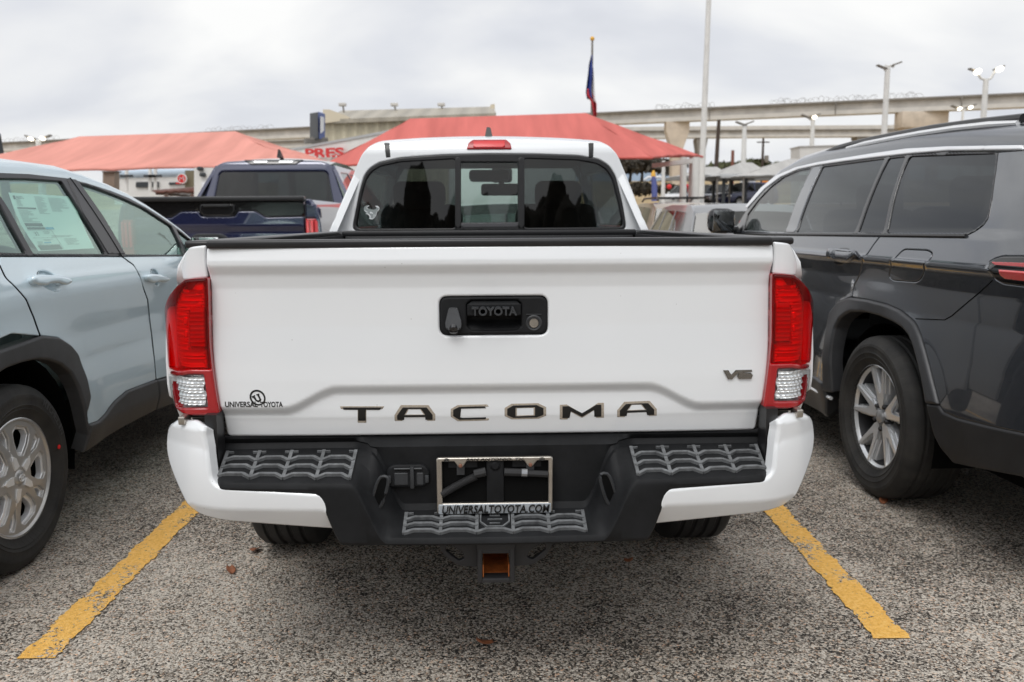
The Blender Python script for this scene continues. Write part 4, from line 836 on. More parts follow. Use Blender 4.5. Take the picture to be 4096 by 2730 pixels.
# greenhouse
trimT = tl_([(0, 232), (300, 245), (700, 290), (900, 340), (1150, 420), (1350, 500), (1550, 610), (1750, 740), (1900, 850), (2020, 955)], fLC)
trimB = tl_([(1925, 1120), (1260, 1113), (600, 1113), (0, 1111)], fLC)
trim = np.vstack([[[-.70, trimT[0][1]-.10]], [[-.35, trimT[0][1]-.012]], trimT, [[trimT[-1][0]+.12, trimB[0][1]+.02]], trimB, [[-.42, bz+.015], [-.62, bz+.12]]])
wq = np.vstack([[[-.55, trimT[0][1]-.13]], [[-.2, trimT[0][1]-.07]], tl_([(0, 520), (130, 790), (285, 1080), (0, 1080)], fLC), [[-.36, bz+.05]]])
wq = tl_([(0, 560), (125, 800), (280, 1080), (0, 1080)], fLC); wq = np.vstack([[[-.62, bz+.16]], [[-.35, trimT[0][1]-.10]], [[wq[0][0]-.10, wq[0][1]+.10]], wq[:3], [[-.42, bz+.04]]])
wr_ = np.vstack([[[-.17, trimT[0][1]-.038]], tl_([(0, 297), (300, 302), (648, 326), (700, 410), (860, 665), (1000, 895), (1108, 1087), (348, 1082), (245, 895), (110, 640), (0, 470)], fLC)])
wf_ = tl_([(832, 346), (960, 385), (1150, 452), (1300, 512), (1500, 606), (1700, 735), (1795, 797), (1830, 865), (1900, 1010), (1928, 1095), (1316, 1090), (1200, 900), (1080, 705), (950, 525)], fLC)
wt_ = tl_([(1845, 830), (2015, 965), (1990, 1030), (1955, 1070)], fLC)
wins = [fillet(w, .012) for w in (wq, wr_, wf_, wt_)]
gh = pair('window_frame', fillet(trim, .01), M['trim_black'], step=.04, r=.004, depth=.02) if False else None
for sg in (1, -1):
    ghp = panel('window_frame', fillet(trim, .01), SL(sg), M['trim_black'], LC, (sg, 0, 0), holes=wins, step=.04, r=.004, depth=.025)
    if sg == 1: gh = ghp
    for w in wins: panel('side_window', w, SL(sg), M['green_glass'], ghp, (sg, 0, 0), step=.06, r=0, depth=0, off=-.010)
bp_ = tl_([(700, 300), (790, 312), (830, 350), (1080, 705), (1305, 1092), (1130, 1092), (1000, 880), (860, 660)], fLC)
panel('door_pillar', fillet(bp_, .008), SL(1), M['trim_black'], gh, (1, 0, 0), step=.03, r=.004, depth=.01, off=.004)
ln = tl_([(722, 292), (1262, 1108)], fLC); lm = MB(); lm.tube([(float(LS(*(ln[0]+(ln[1]-ln[0])*t)))+.004, *(ln[0]+(ln[1]-ln[0])*t)) for t in np.linspace(0, 1, 8)], .0032, 6); lm.build('door_gap', M['black'], gh)
# roof, pillars, windscreen
edge_ = np.vstack([[[-.72, trimT[0][1]-.09], [-.36, trimT[0][1]-.008]], trimT, [[2.02, 1.06]]])
rows = []
for i, (s_, z_) in enumerate(edge_):
    x = float(LS(s_, z_)); k = float(1-.75*sstep((s_-.75)/.9)); rows.append([(x+.002, s_, z_-.004), (x-.004*k, s_, z_+.020*k), (x-.022*k, s_, z_+.040*k), (x-.06, s_+.01, z_+.052*k), (x-.13, s_+.03*(1-k), z_+.062*k), (x*.6, s_+.16*(1-k), z_+.076*k), (x*.3, s_+.22*(1-k), z_+.084*k), (0, s_+.25*(1-k), z_+.086*k)])
rows = np.array(rows); full = np.concatenate([rows, rows[:, ::-1][:, 1:]*[-1, 1, 1]], 1)
nwin = next(i for i, (s_, z_) in enumerate(edge_) if s_ > .80)
for sl in (slice(0, 4), slice(11, 15)): grid('roof_side', full[:, sl], M['bluegrey'], LC, sharp=60)
grid('roof', full[:nwin+1, 3:12], M['bluegrey'], LC, sharp=60); grid('windscreen', full[nwin:, 3:12], M['green_glass'], LC, sharp=60)
P = np.array([[(sx_*.86*(1-.10*t*t), 2.02+1.2*t-.10*sx_*sx_, 1.06-.06*sx_*sx_-.14*t*t) for sx_ in np.linspace(-1, 1, 9)] for t in np.linspace(0, 1, 7)]); grid('hood', P, M['bluegrey'], LC)
P = np.array([[(sx_*.80, 3.30-.10*sx_*sx_-.05*abs(z-.6), z) for sx_ in np.linspace(-1, 1, 9)] for z in (.92, .75, .55, .3, .2)]); grid('front_bumper', P, M['cladding'], LC)
def rear_face(frame_par, S, s_end, zs, bow, rake, nm, m, n=13):
    G = []
    for z in zs:
        e = s_end+rake(z); w = abs(float(S(e, z))); G.append([(t*w, e-bow*(1-t*t), z) for t in np.linspace(-1, 1, n)])
    return grid(nm, np.array(G), m, frame_par, sharp=50)
lrk = lambda z: .34*max(0., z-1.12)
tgo = rear_face(LC, LS, -.845, [1.47, 1.40, 1.30, 1.20, 1.12, 1.02, .90, .78, .66], .13, lrk, 'tailgate', M['bluegrey'])
gl_ = np.array([[(t*.60*(1-.12*(z-1.16)/.26), -.845+lrk(z)-.13*(1-(t*.7)**2)-.008, z) for t in np.linspace(-1, 1, 11)] for z in np.linspace(1.16, 1.42, 6)]); grid('rear_window', gl_, M['black_gloss'], tgo)
rear_face(LC, LS, -.865, [.66, .58, .45, .34, .28], .15, lambda z: 0, 'rear_bumper', M['cladding'])
pair('bumper_side', [(-.46, .66), (-.865, .66), (-.865, .28), (-.50, .28), (-.47, .45)], M['cladding'], step=.05, r=.012, depth=.03, off=.006)
for sg in (-1, 1):
    lm = panel('tail_lamp', [(sg*.42, .98), (sg*.80, 1.02), (sg*.80, .90), (sg*.46, .88)], lambda u, v: np.stack([u, -.845-.13*(1-(u/.83)**2)-.006, v], -1), M['red_solid'], LC, BACK, step=.04, r=.01, depth=.02)
pl_ = np.array([[(sx_*.17, -.99, z) for sx_ in (-1, 1)] for z in (.83, .72)]); grid('plate_pocket', pl_, M['black'], tgo)
for sg in (-1, 1):      # corner pillar joining side and tailgate
    P = np.array([[(sg*float(LS(s_, z))*q, s_-.01*(1-q), z+.012*(1-q)) for s_, q in ((-.62+.3*lrk(z), 1.), (-.74+.7*lrk(z), 1.), (-.845+lrk(z), 1.))] for z in (1.10, 1.2, 1.3, 1.4, 1.47)]); grid('rear_pillar', P, M['bluegrey'], LC)
underbody(LC, .88, -.9, 3.2, (0, 2.64)); seats(LC, [(.55, .50), (1.42, .50)], .80, M['interior2'], z0=-.03)
ib = MB(); ib.box((0, 2.0, .96), (1.4, .5, .2), bev=.05); ib.tube([(-.36+.19*math.cos(q), 1.70+.05*math.sin(q), 1.00+.17*math.sin(q)) for q in np.linspace(0, 6.28, 21)], .015, 6, False); ib.build('dashboard', M['interior'], LC)
for s in (-1, 1): wheel(LC, (s*.765, 0, .345), .345, .225, .222, s, 'cover' if s > 0 else 'plain', R_(-3)*0); wheel(LC, (s*.765, 2.64, .345), .345, .225, .222, s, 'plain')
for s in (1, -1):
    mr = MB(); mr.box((s*.965, 1.80, 1.135), (.20, .13, .145), bev=.045, seg=3, rz=s*-.15); mr.box((s*.87, 1.84, 1.08), (.10, .06, .04), bev=.012); mo = mr.build('door_mirror', M['black_plastic'], LC)
    mg = MB(); mg.box((s*.965, 1.732, 1.135), (.155, .006, .105), bev=.002, rz=s*-.15); mg.build('mirror_glass', M['mirror'], mo)
# price sheet inside the rear side window
PS = [(130, 447), (770, 488), (1025, 1030), (445, 1060)]
pp = tl_([(130, 447), (185, 610), (260, 780), (345, 915), (445, 1060), (740, 1046), (1025, 1030), (960, 900), (870, 700), (812, 565), (770, 488), (450, 466)], fLC)
SLin = lambda o_: (lambda u, v: np.stack([LS(u, v)-o_, u, v], -1))
ps = panel('price_sheet', pp, SLin(.016), M['paper'], gh, (1, 0, 0), step=.04, r=0, depth=0)
def bil(u, v):
    a, b, c, d = map(np.array, PS); bow = np.array([-42*math.sin(math.pi*v)*1.0, 0]); return tuple((a*(1-u)+b*u)*(1-v)+(d*(1-u)+c*u)*v+bow*(.9 if u < .6 else .75))
def blk(u0, v0, u1, v1, m, nm='print'):
    o = tl_([bil(u0, v0), bil(u1, v0), bil(u1, v1), bil(u0, v1)], fLC); V = [(float(LS(*p))-.0145, p[0], p[1]) for p in o]
    return V
def prints(nm, rects, m):
    V = []; F = []
    for r in rects:
        b = len(V); V += blk(*r, m); F.append((b, b+1, b+2, b+3))
    mesh_obj(nm, V, F, m, ps, sharp=None)
dark = [(.06, .245, .37, .272), (.06, .52, .36, .575), (.06, .592, .37, .628), (.05, .905, .44, .985), (.05, .045, .085, .11)]
prints('print_block', dark, M['ink']); prints('print_block', [(.375, .592, .52, .63)], M['ink_blue']); prints('print_block', [(.20, .85, .32, .87)], M['ink_blue'])
rr = random.Random(3); L = []
for c0, c1, v0, v1 in ((.06, .37, .29, .51), (.40, .60, .04, .36), (.62, .95, .05, .30), (.08, .20, .05, .22), (.40, .8, .74, .77), (.58, .82, .80, .92), (.30, .42, .66, .72), (.22, .44, .80, .835), (.08, .2, .84, .89)):
    v = v0
    while v < v1: L.append((c0, v, c0+(c1-c0)*rr.uniform(.4, .95), v+.009)); v += .02
prints('print_lines', L, M['ink_light']); prints('print_lines', [(.05, .64, .46, .643), (.05, .775, .46, .778), (.05, .895, .46, .898), (.455, .64, .46, .98)], M['ink'])
def onps(u, v, w): p = tl_([bil(u, v)], fLC)[0]; return (float(LS(*p))-.014, p[0], p[1])
text('print_number', '32', (.13, .735, .20, .67), onps, M['ink'], ps, bold=.0); text('print_word', 'TOYOTA', (.10, .10, .22, .06), onps, M['ink'], ps)
# ------------------------------------------------------------------ graphite three-row SUV on the right
th2 = R_(-1.0); nx2 = np.array([math.cos(th2), -math.sin(th2), 0])
SF = Frame(np.array([1.735, 1.575, 0])+nx2*.955, th2)
SV = thing('suv_car', 'dark graphite three-row SUV with bright window trim, roof rails and split-spoke alloys', 'suv', tuple(SF.o), th2)
ro_ = smoothcurve([.15, .28, .40, .55, .72, .88, 1.00, 1.065, 1.095, 1.104, 1.15, 1.20, 1.23], [.86, .925, .952, .957, .944, .936, .946, .963, .982, .964, .949, .932, .915], .007)
def RS(s, z):
    z = np.asarray(z, float); s = np.asarray(s, float); low = ro_(np.minimum(z, 1.23)); g = np.maximum(0, z-1.23)
    fl = np.exp(-((np.hypot(s, z-.38)-.50)/.10)**2)*.022*sstep((1.06-z)/.1)
    return -(low-.34*g-.28*g*g+fl-.17*np.maximum(0, -.60-s)**2-.05*np.maximum(0, s-2.2)**2)
SS = lambda sg: (lambda u, v: np.stack([-sg*RS(u, v), u, v], -1))     # sg -1: visible left side
ts = lambda px, f: SF.tr2(f(px), 0, RS)
def sp2(nm, uv, m, par=None, hole=(), far=True, **k):
    a = panel(nm, uv, SS(-1), m, par or SV, (-1, 0, 0), holes=hole, **k)
    if far: panel(nm, uv, SS(1), m, par or SV, (1, 0, 0), **k)
    return a
gapD = ts([(1318, 893), (1300, 912), (1262, 962), (1220, 1025), (1170, 1150), (1130, 1240), (1105, 1295)], fRC); gapD2 = ts([(520, 50), (510, 148)], fRW)
aO = ts([(505, 150), (620, 165), (740, 195), (830, 235), (900, 290), (930, 320), (960, 390), (990, 490), (1020, 600), (1050, 720), (1086, 860)], fRW)
aOf = ts([(505, 150), (480, 155), (420, 180), (365, 250), (338, 400), (322, 600), (325, 770)], fRW)
aI = ts([(505, 245), (600, 247), (700, 272), (790, 312), (850, 352), (890, 402), (915, 460), (945, 570), (972, 680), (992, 790), (1000, 850)], fRW)
aIf = ts([(505, 245), (470, 262), (432, 292), (402, 350), (378, 500), (385, 780)], fRW)
bmp = ts([(1086, 860), (1110, 905), (1200, 945), (1400, 995), (1640, 1045)], fRW)
blt = ts([(2350, 925), (2000, 905), (1940, 893), (1318, 893)], fRC)
lampL = ts([(2353, 1045), (2200, 1045), (2140, 1062), (2092, 1092), (2100, 1120), (2118, 1165), (2140, 1210), (2200, 1245), (2353, 1265)], fRC)
wsB = ts([(2165, 290), (2150, 420), (2120, 640), (2097, 765), (2062, 818), (1992, 868), (1940, 893)], fRC)
chT = ts([(330, 690), (450, 545), (560, 460), (700, 400), (850, 365), (1000, 340), (1250, 300), (1500, 265), (1800, 249), (2353, 240)], fRC)
chB = ts([(345, 700), (470, 560), (585, 473), (715, 416), (858, 386), (1005, 364), (1255, 332), (1510, 304), (1800, 281), (2353, 275)], fRC)
# quarter panel incl. D-pillar
qp = np.vstack([gapD, gapD2, aO[1:], bmp[1:], [[-1.06, bmp[-1][1]+.01], [-1.16, .75], [-1.14, .98]], [[lampL[-1][0]-.01, lampL[-1][1]]], lampL[::-1], [[-1.10, lampL[0][1]], [-1.10, 1.25], [-1.0, chB[-1][1]-.01]], [[chB[-1][0], chB[-1][1]]], wsB])
fuel = fillet(ts([(1480, 993), (1655, 1000), (1688, 1020), (1680, 1062), (1612, 1208), (1570, 1236), (1400, 1222), (1370, 1200), (1376, 1160), (1428, 1045)], fRC), .03)
fc_ = fuel.mean(0); fuel_in = fc_+(fuel-fc_)*.965
qo = panel('rear_quarter', fillet(qp, .008), SS(-1), M['graphite'], SV, (-1, 0, 0), holes=[fuel], step=.018, r=.005, depth=.02)
panel('rear_quarter', fillet(qp, .008), SS(1), M['graphite'], SV, (1, 0, 0), step=.06, r=.005, depth=.02)
panel('fuel_door', fuel_in, SS(-1), M['graphite'], qo, (-1, 0, 0), step=.010, r=.004, depth=.015)
lnp = ts([(1436, 38), (1170, 270), (1120, 298), (930, 290)], fRW); lm = MB(); lp = resample(lnp, .03); lp = [p for p in lp if p[0] > -1.2][:int(len(lp)*.55)]
lm.tube([(float(RS(*p))-.0005, *p) for p in np.vstack([lnp[0]+(lnp[1]-lnp[0])*np.linspace(0, 1, 10)[:, None], lnp[1:]])], .0022, 6); lm.build('bumper_gap', M['black'], qo)
# rear door
rdr = np.vstack([gapD+[.005, 0], gapD2+[.005, 0], aOf[1:], [[aOf[-1][0]+.005, .40], [1.42, .36], [1.50, .62], [1.46, 1.0], [1.36, blt[-1][1]]]])
rdo = sp2('rear_door', fillet(rdr, .008), M['graphite'], step=.022, r=.005, depth=.02)
fdr = [(1.366, blt[-1][1]), (1.466, 1.0), (1.506, .62), (1.426, .36), (2.55, .36), (2.60, .6), (2.58, .95), (2.52, 1.18), (2.45, blt[-1][1])]
sp2('front_door', fillet(fdr, .008), M['graphite'], step=.08, r=.005, depth=.02)
ffr = [(2.606, .5), (2.66, .55)]+[(3.09+.50*math.cos(q), .38+.50*math.sin(q)) for q in np.linspace(math.pi*.92, .1, 12)]+[(3.85, .40), (3.92, .7), (3.85, .95), (3.3, 1.10), (2.526, 1.17), (2.586, .95)]
sp2('front_fender', ffr, M['graphite'], step=.1, r=.006, depth=.02)
handle(fRC([(945, 1010), (1010, 1000), (1100, 1008), (1152, 1020), (1152, 1050), (1110, 1078), (1050, 1075), (1000, 1058), (950, 1040)]), rdo, SF, RS, M['graphite'], .028)
hc_ = ts([(1000, 1000), (1020, 983), (1080, 985), (1092, 1010), (1055, 1090), (1030, 1110), (985, 1108), (975, 1080)], fRC)
panel('handle_cup', fillet(hc_, .02), SS(-1), M['black_gloss'], rdo, (-1, 0, 0), step=.02, r=.002, depth=.004, off=.0015)
# arch and lower cladding
ring = np.vstack([aO, aI[::-1], aIf[1:], aOf[::-1][:-1]])
sp2('wheel_arch_cladding', fillet(ring, .012), M['graphite_clad'], step=.03, r=.014, depth=.06, off=.012)
low = np.vstack([ts([(1000, 850), (1086, 862)], fRW), bmp[1:], [[-1.08, bmp[-1][1]]], [[-1.10, .36]], ts([(1640, 1335), (1180, 1245), (1100, 1150), (1050, 1060)], fRW)])
sp2('lower_bumper', fillet(low, .012), M['lower_plastic'], step=.04, r=.012, depth=.06, off=.006)
lowc = [(.46, .36), (.47, .44), (2.6, .42), (2.6, .25), (.50, .25)]
sp2('sill_cladding', lowc, M['graphite_clad'], step=.06, r=.012, depth=.06, off=.012)
tb_ = MB(); brl = [(float(RS(s_, z_))-.006, s_, z_) for s_, z_ in zip(np.linspace(.42, 2.55, 14), np.linspace(.37, .36, 14))]; tb_.tube(brl, .010, 6); tb_.build('sill_strip', M['bright_trim'], SV)
fa2 = [(3.09+.51*math.cos(q), .38+.51*math.sin(q)) for q in np.linspace(math.pi*.95, .05, 14)]+[(3.09+.43*math.cos(q), .37+.43*math.sin(q)) for q in np.linspace(.05, math.pi*.95, 14)]
sp2('wheel_arch_cladding', fa2, M['graphite_clad'], step=.06, r=.012, depth=.05, off=.012)
# glasshouse
base = ts([(1940, 893), (1318, 893), (600, 892), (255, 880)], fRC)
frm = np.vstack([chB[::-1][:], [[chB[0][0]+.10, base[-1][1]+.02]], base[::-1], wsB[::-1][1:]]); frm = np.vstack([chB[::-1][1:], ts([(262, 830)], fRC), base[::-1], wsB[::-1][1:]])
w3 = fillet(ts([(1518, 322), (2148, 298), (2138, 420), (2108, 640), (2085, 758), (2050, 808), (1985, 856), (1938, 872), (1352, 870), (1366, 830), (1408, 620), (1468, 430)], fRC), .02)
w2 = fillet(ts([(888, 398), (1340, 337), (1290, 445), (1212, 630), (1120, 870), (700, 872), (730, 780), (805, 580)], fRC), .012)
w2b = fillet(ts([(1368, 337), (1490, 322), (1440, 450), (1380, 640), (1328, 868), (1145, 868), (1235, 625), (1318, 430)], fRC), .01)
w1 = fillet(ts([(318, 840), (345, 740), (420, 640), (510, 545), (605, 473), (705, 428), (805, 405), (765, 495), (695, 655), (615, 870), (305, 872)], fRC), .012)
for sg in (-1, 1):
    fp = panel('window_frame', fillet(frm, .006), SS(sg), M['black_gloss'], SV, (sg, 0, 0), holes=[w3, w2, w2b, w1], step=.05, r=.004, depth=.02)
    if sg < 0: gf = fp
    for w, mt in ((w3, 'suv_glass'), (w2, 'suv_glass'), (w2b, 'suv_glass'), (w1, 'suv_front')): panel('side_window', w, SS(sg), M[mt], fp, (sg, 0, 0), step=.06, r=0, depth=0, off=-.006)
    panel('bright_window_trim', np.vstack([chT, chB[::-1]]), SS(sg), M['bright_trim'], SV, (sg, 0, 0), step=.03, r=.006, depth=.012, off=.007)
    pb_ = ts([(822, 402), (882, 394), (800, 580), (725, 780), (690, 874), (618, 874), (700, 655), (770, 500)], fRC)
    panel('door_pillar', pb_, SS(sg), M['graphite'], fp, (sg, 0, 0), step=.04, r=.004, depth=.01, off=.003)
bm2 = MB(); bm2.tube([(float(RS(*p))-.003, *p) for p in np.vstack([base[0]+(base[-1]-base[0])*t for t in np.linspace(0, 1, 20)])-[0, .003]], .0075, 6); bm2.build('belt_molding', M['frame_black'], SV)
bm3 = MB(); g_ = np.array([.5*(gapD[0]+[.0025, 0])+.5*gapD[0]]); bm3.tube([(float(RS(*p))+.012, *p) for p in np.vstack([gapD, gapD2, ])+[.0025, 0]], .004, 6); bm3.build('door_gap', M['black'], SV)
# roof
edge2 = np.vstack([chT, [[-1.02, chT[-1][1]-.005], [-1.16, chT[-1][1]-.05]]])
rows = []
for s_, z_ in edge2:
    x = -float(RS(s_, z_)); k = float(1-.85*sstep((s_-1.3)/1.2)); rows.append([(x-.004, s_, z_-.004), (x-.012, s_, z_+.026*k), (x-.025, s_+.005, z_+.052*k), (x-.055, s_+.01, z_+.078*k), (x-.13, s_+.03*(1-k), z_+.092*k), (x*.6, s_+.15*(1-k), z_+.102*k), (x*.3, s_+.2*(1-k), z_+.108*k), (0, s_+.22*(1-k), z_+.11*k)])
rows = np.array(rows)*[-1, 1, 1]; full = np.concatenate([rows, rows[:, ::-1][:, 1:]*[-1, 1, 1]], 1)
nw = next(i for i, p in enumerate(edge2) if p[0] < 1.9)
grid('roof', full[nw:, :], M['graphite'], SV, sharp=60)
for sl in (slice(0, 4), slice(11, 15)): grid('roof_pillar', full[:nw+1, sl], M['graphite'], SV, sharp=60)
grid('windscreen', full[:nw+1, 3:12], M['suv_front'], SV, sharp=60)
for sg in (-1, 1):        # roof rails: black foot with a bright insert
    def rail(pts, r0, nm, m, par=SV, xr=.705):
        a = SF.tr2(fRC(pts), 0, lambda a_, b_: -xr+0*a_); o = MB(); o.tube([(sg*xr, s_, z_) for s_, z_ in a], r0, 8); return o.build(nm, m, par)
    rk = rail([(905, 292), (1000, 262), (1100, 235), (1250, 200), (1500, 152), (1700, 117), (2000, 78), (2353, 42)], [.008]+[.018]*7, 'roof_rail', M['frame_black'])
    rail([(1065, 258), (1200, 226), (1400, 188), (1600, 152), (1850, 115), (2100, 88), (2310, 76)], [.006]+[.013]*5+[.010], 'rail_insert', M['bright_trim'], rk, .722)
# tail lamp
ll = np.vstack([lampL, [[-1.15, lampL[-1][1]]], [[-1.15, lampL[0][1]]]])
tlm = sp2('tail_lamp', fillet(ll, .01), M['black_gloss'], step=.02, r=.008, depth=.03, off=.004)
r1 = ts([(2120, 1088), (2353, 1088), (2353, 1135), (2150, 1118)], fRC); r2 = ts([(2175, 1145), (2353, 1158), (2353, 1225), (2230, 1205), (2195, 1180)], fRC)
panel('lamp_bar', np.vstack([r1[:1], [[-1.14, r1[1][1]]], [[-1.14, r1[2][1]]], r1[3:]]), SS(-1), M['red_solid'], tlm, (-1, 0, 0), step=.02, r=.003, depth=.006, off=.008)
panel('lamp_core', np.vstack([r2[:1], [[-1.13, r2[1][1]]], [[-1.13, r2[2][1]]], r2[3:]]), SS(-1), mat('lamp_pink', (.62, .07, .07), .15, coat=.8), tlm, (-1, 0, 0), step=.02, r=.003, depth=.006, off=.008)
srk = lambda z: .22*max(0., z-1.15)
lg_ = rear_face(SV, RS, -1.14, [1.625, 1.55, 1.45, 1.30, 1.18, 1.0, .86, .74], .14, srk, 'liftgate', M['graphite'])
gl_ = np.array([[(t*.66*(1-.10*(z-1.2)/.4), -1.14+srk(z)-.14*(1-(t*.72)**2)-.008, z) for t in np.linspace(-1, 1, 11)] for z in np.linspace(1.22, 1.55, 6)]); grid('rear_window', gl_, M['black_gloss'], lg_)
rear_face(SV, RS, -1.13, [.74, .60, .45, .32, .26], .17, lambda z: 0, 'rear_bumper', M['lower_plastic'])
for sg in (-1, 1): panel('lamp_wrap', [(sg*.50, 1.10), (sg*.88, 1.12), (sg*.88, 1.0), (sg*.54, 1.0)], lambda u, v: np.stack([u, -1.14-.14*(1-(u/.92)**2)-.006, v], -1), M['red_solid'], lg_, BACK, step=.04, r=.01, depth=.02)
P = np.array([[(sx_*.90*(1-.08*t*t), 2.45+1.45*t-.10*sx_*sx_, 1.19-.06*sx_*sx_-.10*t*t) for sx_ in np.linspace(-1, 1, 9)] for t in np.linspace(0, 1, 7)]); grid('hood', P, M['graphite'], SV)
P = np.array([[(sx_*.88, 3.93-.10*sx_*sx_, z) for sx_ in np.linspace(-1, 1, 9)] for z in (1.06, .8, .5, .25)]); grid('front_bumper', P, M['graphite'], SV)
underbody(SV, .94, -1.2, 3.8, (0, 3.09), .38); seats(SV, [(.35, .52), (1.35, .54)], .85, M['interior'], .12)
for s in (-1, 1): wheel(SV, (s*.825, 0, .372), .372, .265, .240, s, 'alloy' if s < 0 else 'plain'); wheel(SV, (s*.825, 3.09, .372), .372, .255, .240, s, 'plain')
for s in (-1, 1):
    mr = MB(); mr.box((s*1.04, 2.18, 1.262), (.19, .12, .178), bev=.055, seg=3, rz=s*-.12); mr.box((s*.96, 2.2, 1.20), (.12, .07, .05), bev=.015); mo = mr.build('door_mirror', M['black_gloss'], SV)
    mg = MB(); mg.box((s*1.04, 2.118, 1.262), (.150, .006, .138), bev=.002, rz=s*-.12, rx=.12); mg.build('mirror_glass', M['dark_mirror'], mo)
# ------------------------------------------------------------------ background materials
def fabric(name, col, tr):
    m = bpy.data.materials.new(name); m.use_nodes = True; t = m.node_tree; t.nodes.clear()
    pos = N(t, 'ShaderNodeTexCoord').outputs['Object']; mp = N(t, 'ShaderNodeMapping'); mp.inputs['Scale'].default_value = (2.2, .25, .25); t.links.new(pos, mp.inputs[0])
    n = N(t, 'ShaderNodeTexNoise'); n.inputs['Scale'].default_value = 1.0; n.inputs['Detail'].default_value = 4; t.links.new(mp.outputs[0], n.inputs['Vector'])
    c = ramp_(t, n.outputs['Fac'], [(.3, [x*.86 for x in col]), (.7, [min(1, x*1.12) for x in col])])
    d = N(t, 'ShaderNodeBsdfDiffuse'); l = N(t, 'ShaderNodeBsdfTranslucent'); t.links.new(c, d.inputs[0]); t.links.new(c, l.inputs[0])
    x = N(t, 'ShaderNodeMixShader'); x.inputs[0].default_value = tr; t.links.new(d.outputs[0], x.inputs[1]); t.links.new(l.outputs[0], x.inputs[2])
    o = N(t, 'ShaderNodeOutputMaterial'); t.links.new(x.outputs[0], o.inputs[0]); return m
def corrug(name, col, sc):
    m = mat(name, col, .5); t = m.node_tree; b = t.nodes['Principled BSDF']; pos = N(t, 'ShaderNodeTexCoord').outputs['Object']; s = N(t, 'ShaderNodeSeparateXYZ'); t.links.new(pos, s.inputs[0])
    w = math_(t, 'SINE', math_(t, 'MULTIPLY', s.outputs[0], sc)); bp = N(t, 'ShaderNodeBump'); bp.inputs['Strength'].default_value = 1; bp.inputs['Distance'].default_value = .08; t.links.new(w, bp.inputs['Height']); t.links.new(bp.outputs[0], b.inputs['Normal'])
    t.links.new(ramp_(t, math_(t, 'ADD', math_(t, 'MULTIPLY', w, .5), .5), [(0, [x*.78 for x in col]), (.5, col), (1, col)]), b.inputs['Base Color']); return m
M.update(salmon=fabric('salmon_fabric', (.80, .375, .315), .25), coral=fabric('coral_fabric', (.66, .195, .172), .2), grey_fabric=fabric('grey_shade_fabric', (.52, .51, .49), .2), cable=mat('eave_cable_red', (.55, .10, .08), .6),  # salmon fabric is paler than the coral
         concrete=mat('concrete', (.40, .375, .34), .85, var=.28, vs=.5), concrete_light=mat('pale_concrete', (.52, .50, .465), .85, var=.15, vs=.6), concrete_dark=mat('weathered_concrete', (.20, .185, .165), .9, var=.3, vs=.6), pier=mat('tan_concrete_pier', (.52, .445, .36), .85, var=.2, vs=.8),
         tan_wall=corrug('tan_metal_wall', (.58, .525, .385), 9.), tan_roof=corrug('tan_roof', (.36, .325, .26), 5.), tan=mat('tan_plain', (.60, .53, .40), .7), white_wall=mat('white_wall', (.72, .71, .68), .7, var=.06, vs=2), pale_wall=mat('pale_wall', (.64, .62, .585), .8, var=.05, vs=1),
         grey_roof=mat('grey_trim', (.42, .43, .43), .6), white_pole=mat('white_pole', (.66, .65, .62), .5, var=.12, vs=2), lamp=mat('lit_lamp', (1, .93, .78), .5, emit=3.5), wood=mat('wood_pole', (.055, .04, .032), .9, var=.3, vs=3), pole_red=mat('weathered_red_pole', (.18, .07, .05), .9),
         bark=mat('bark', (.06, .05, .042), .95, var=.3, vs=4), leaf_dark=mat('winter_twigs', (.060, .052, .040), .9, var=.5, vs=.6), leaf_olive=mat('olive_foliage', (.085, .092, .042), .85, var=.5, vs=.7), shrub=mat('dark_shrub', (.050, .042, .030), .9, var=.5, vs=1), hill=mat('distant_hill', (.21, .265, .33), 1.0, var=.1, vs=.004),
         flag_blue=mat('flag_blue', (.018, .04, .22), .7), flag_white=mat('flag_white', (.75, .75, .76), .7), flag_red=mat('flag_red', (.52, .025, .04), .7), sign_red=mat('sign_red', (.62, .02, .02), .5), dark_panel=mat('dark_panel', (.035, .04, .045), .6), sign_blue=mat('sign_blue', (.05, .10, .33), .5), sky_tank=mat('pale_blue_fascia', (.50, .60, .70), .35), olive_metal=mat('olive_metal', (.16, .14, .085), .5), brown=mat('brown_block', (.28, .23, .18), .8), orange=mat('orange_cloth', (.75, .25, .03), .6), tube_blue=mat('tube_blue', (.09, .11, .30), .6), yellow=mat('tube_yellow', (.70, .38, .05), .6),
         car_white=mat('car_white', (.74, .74, .73), .25, coat=1), car_black=mat('car_black', (.010, .010, .012), .2, coat=1), car_dark=mat('car_charcoal', (.035, .04, .055), .22, .3, coat=1), car_blue=mat('car_blue', (.012, .022, .10), .2, .3, coat=1), car_silver=mat('car_silver', (.21, .215, .225), .28, .4, coat=1), car_tan=mat('car_tan', (.24, .18, .12), .3, coat=1), car_glass=glass('car_glass', (.05, .06, .06), 1., .01, 1.55), car_glass3=glass('reflective_car_glass', (.05, .05, .05), 1., .01, 2.6), car_glass2=glass('car_clear_glass', (.35, .42, .40), 1., .01, 1.5))
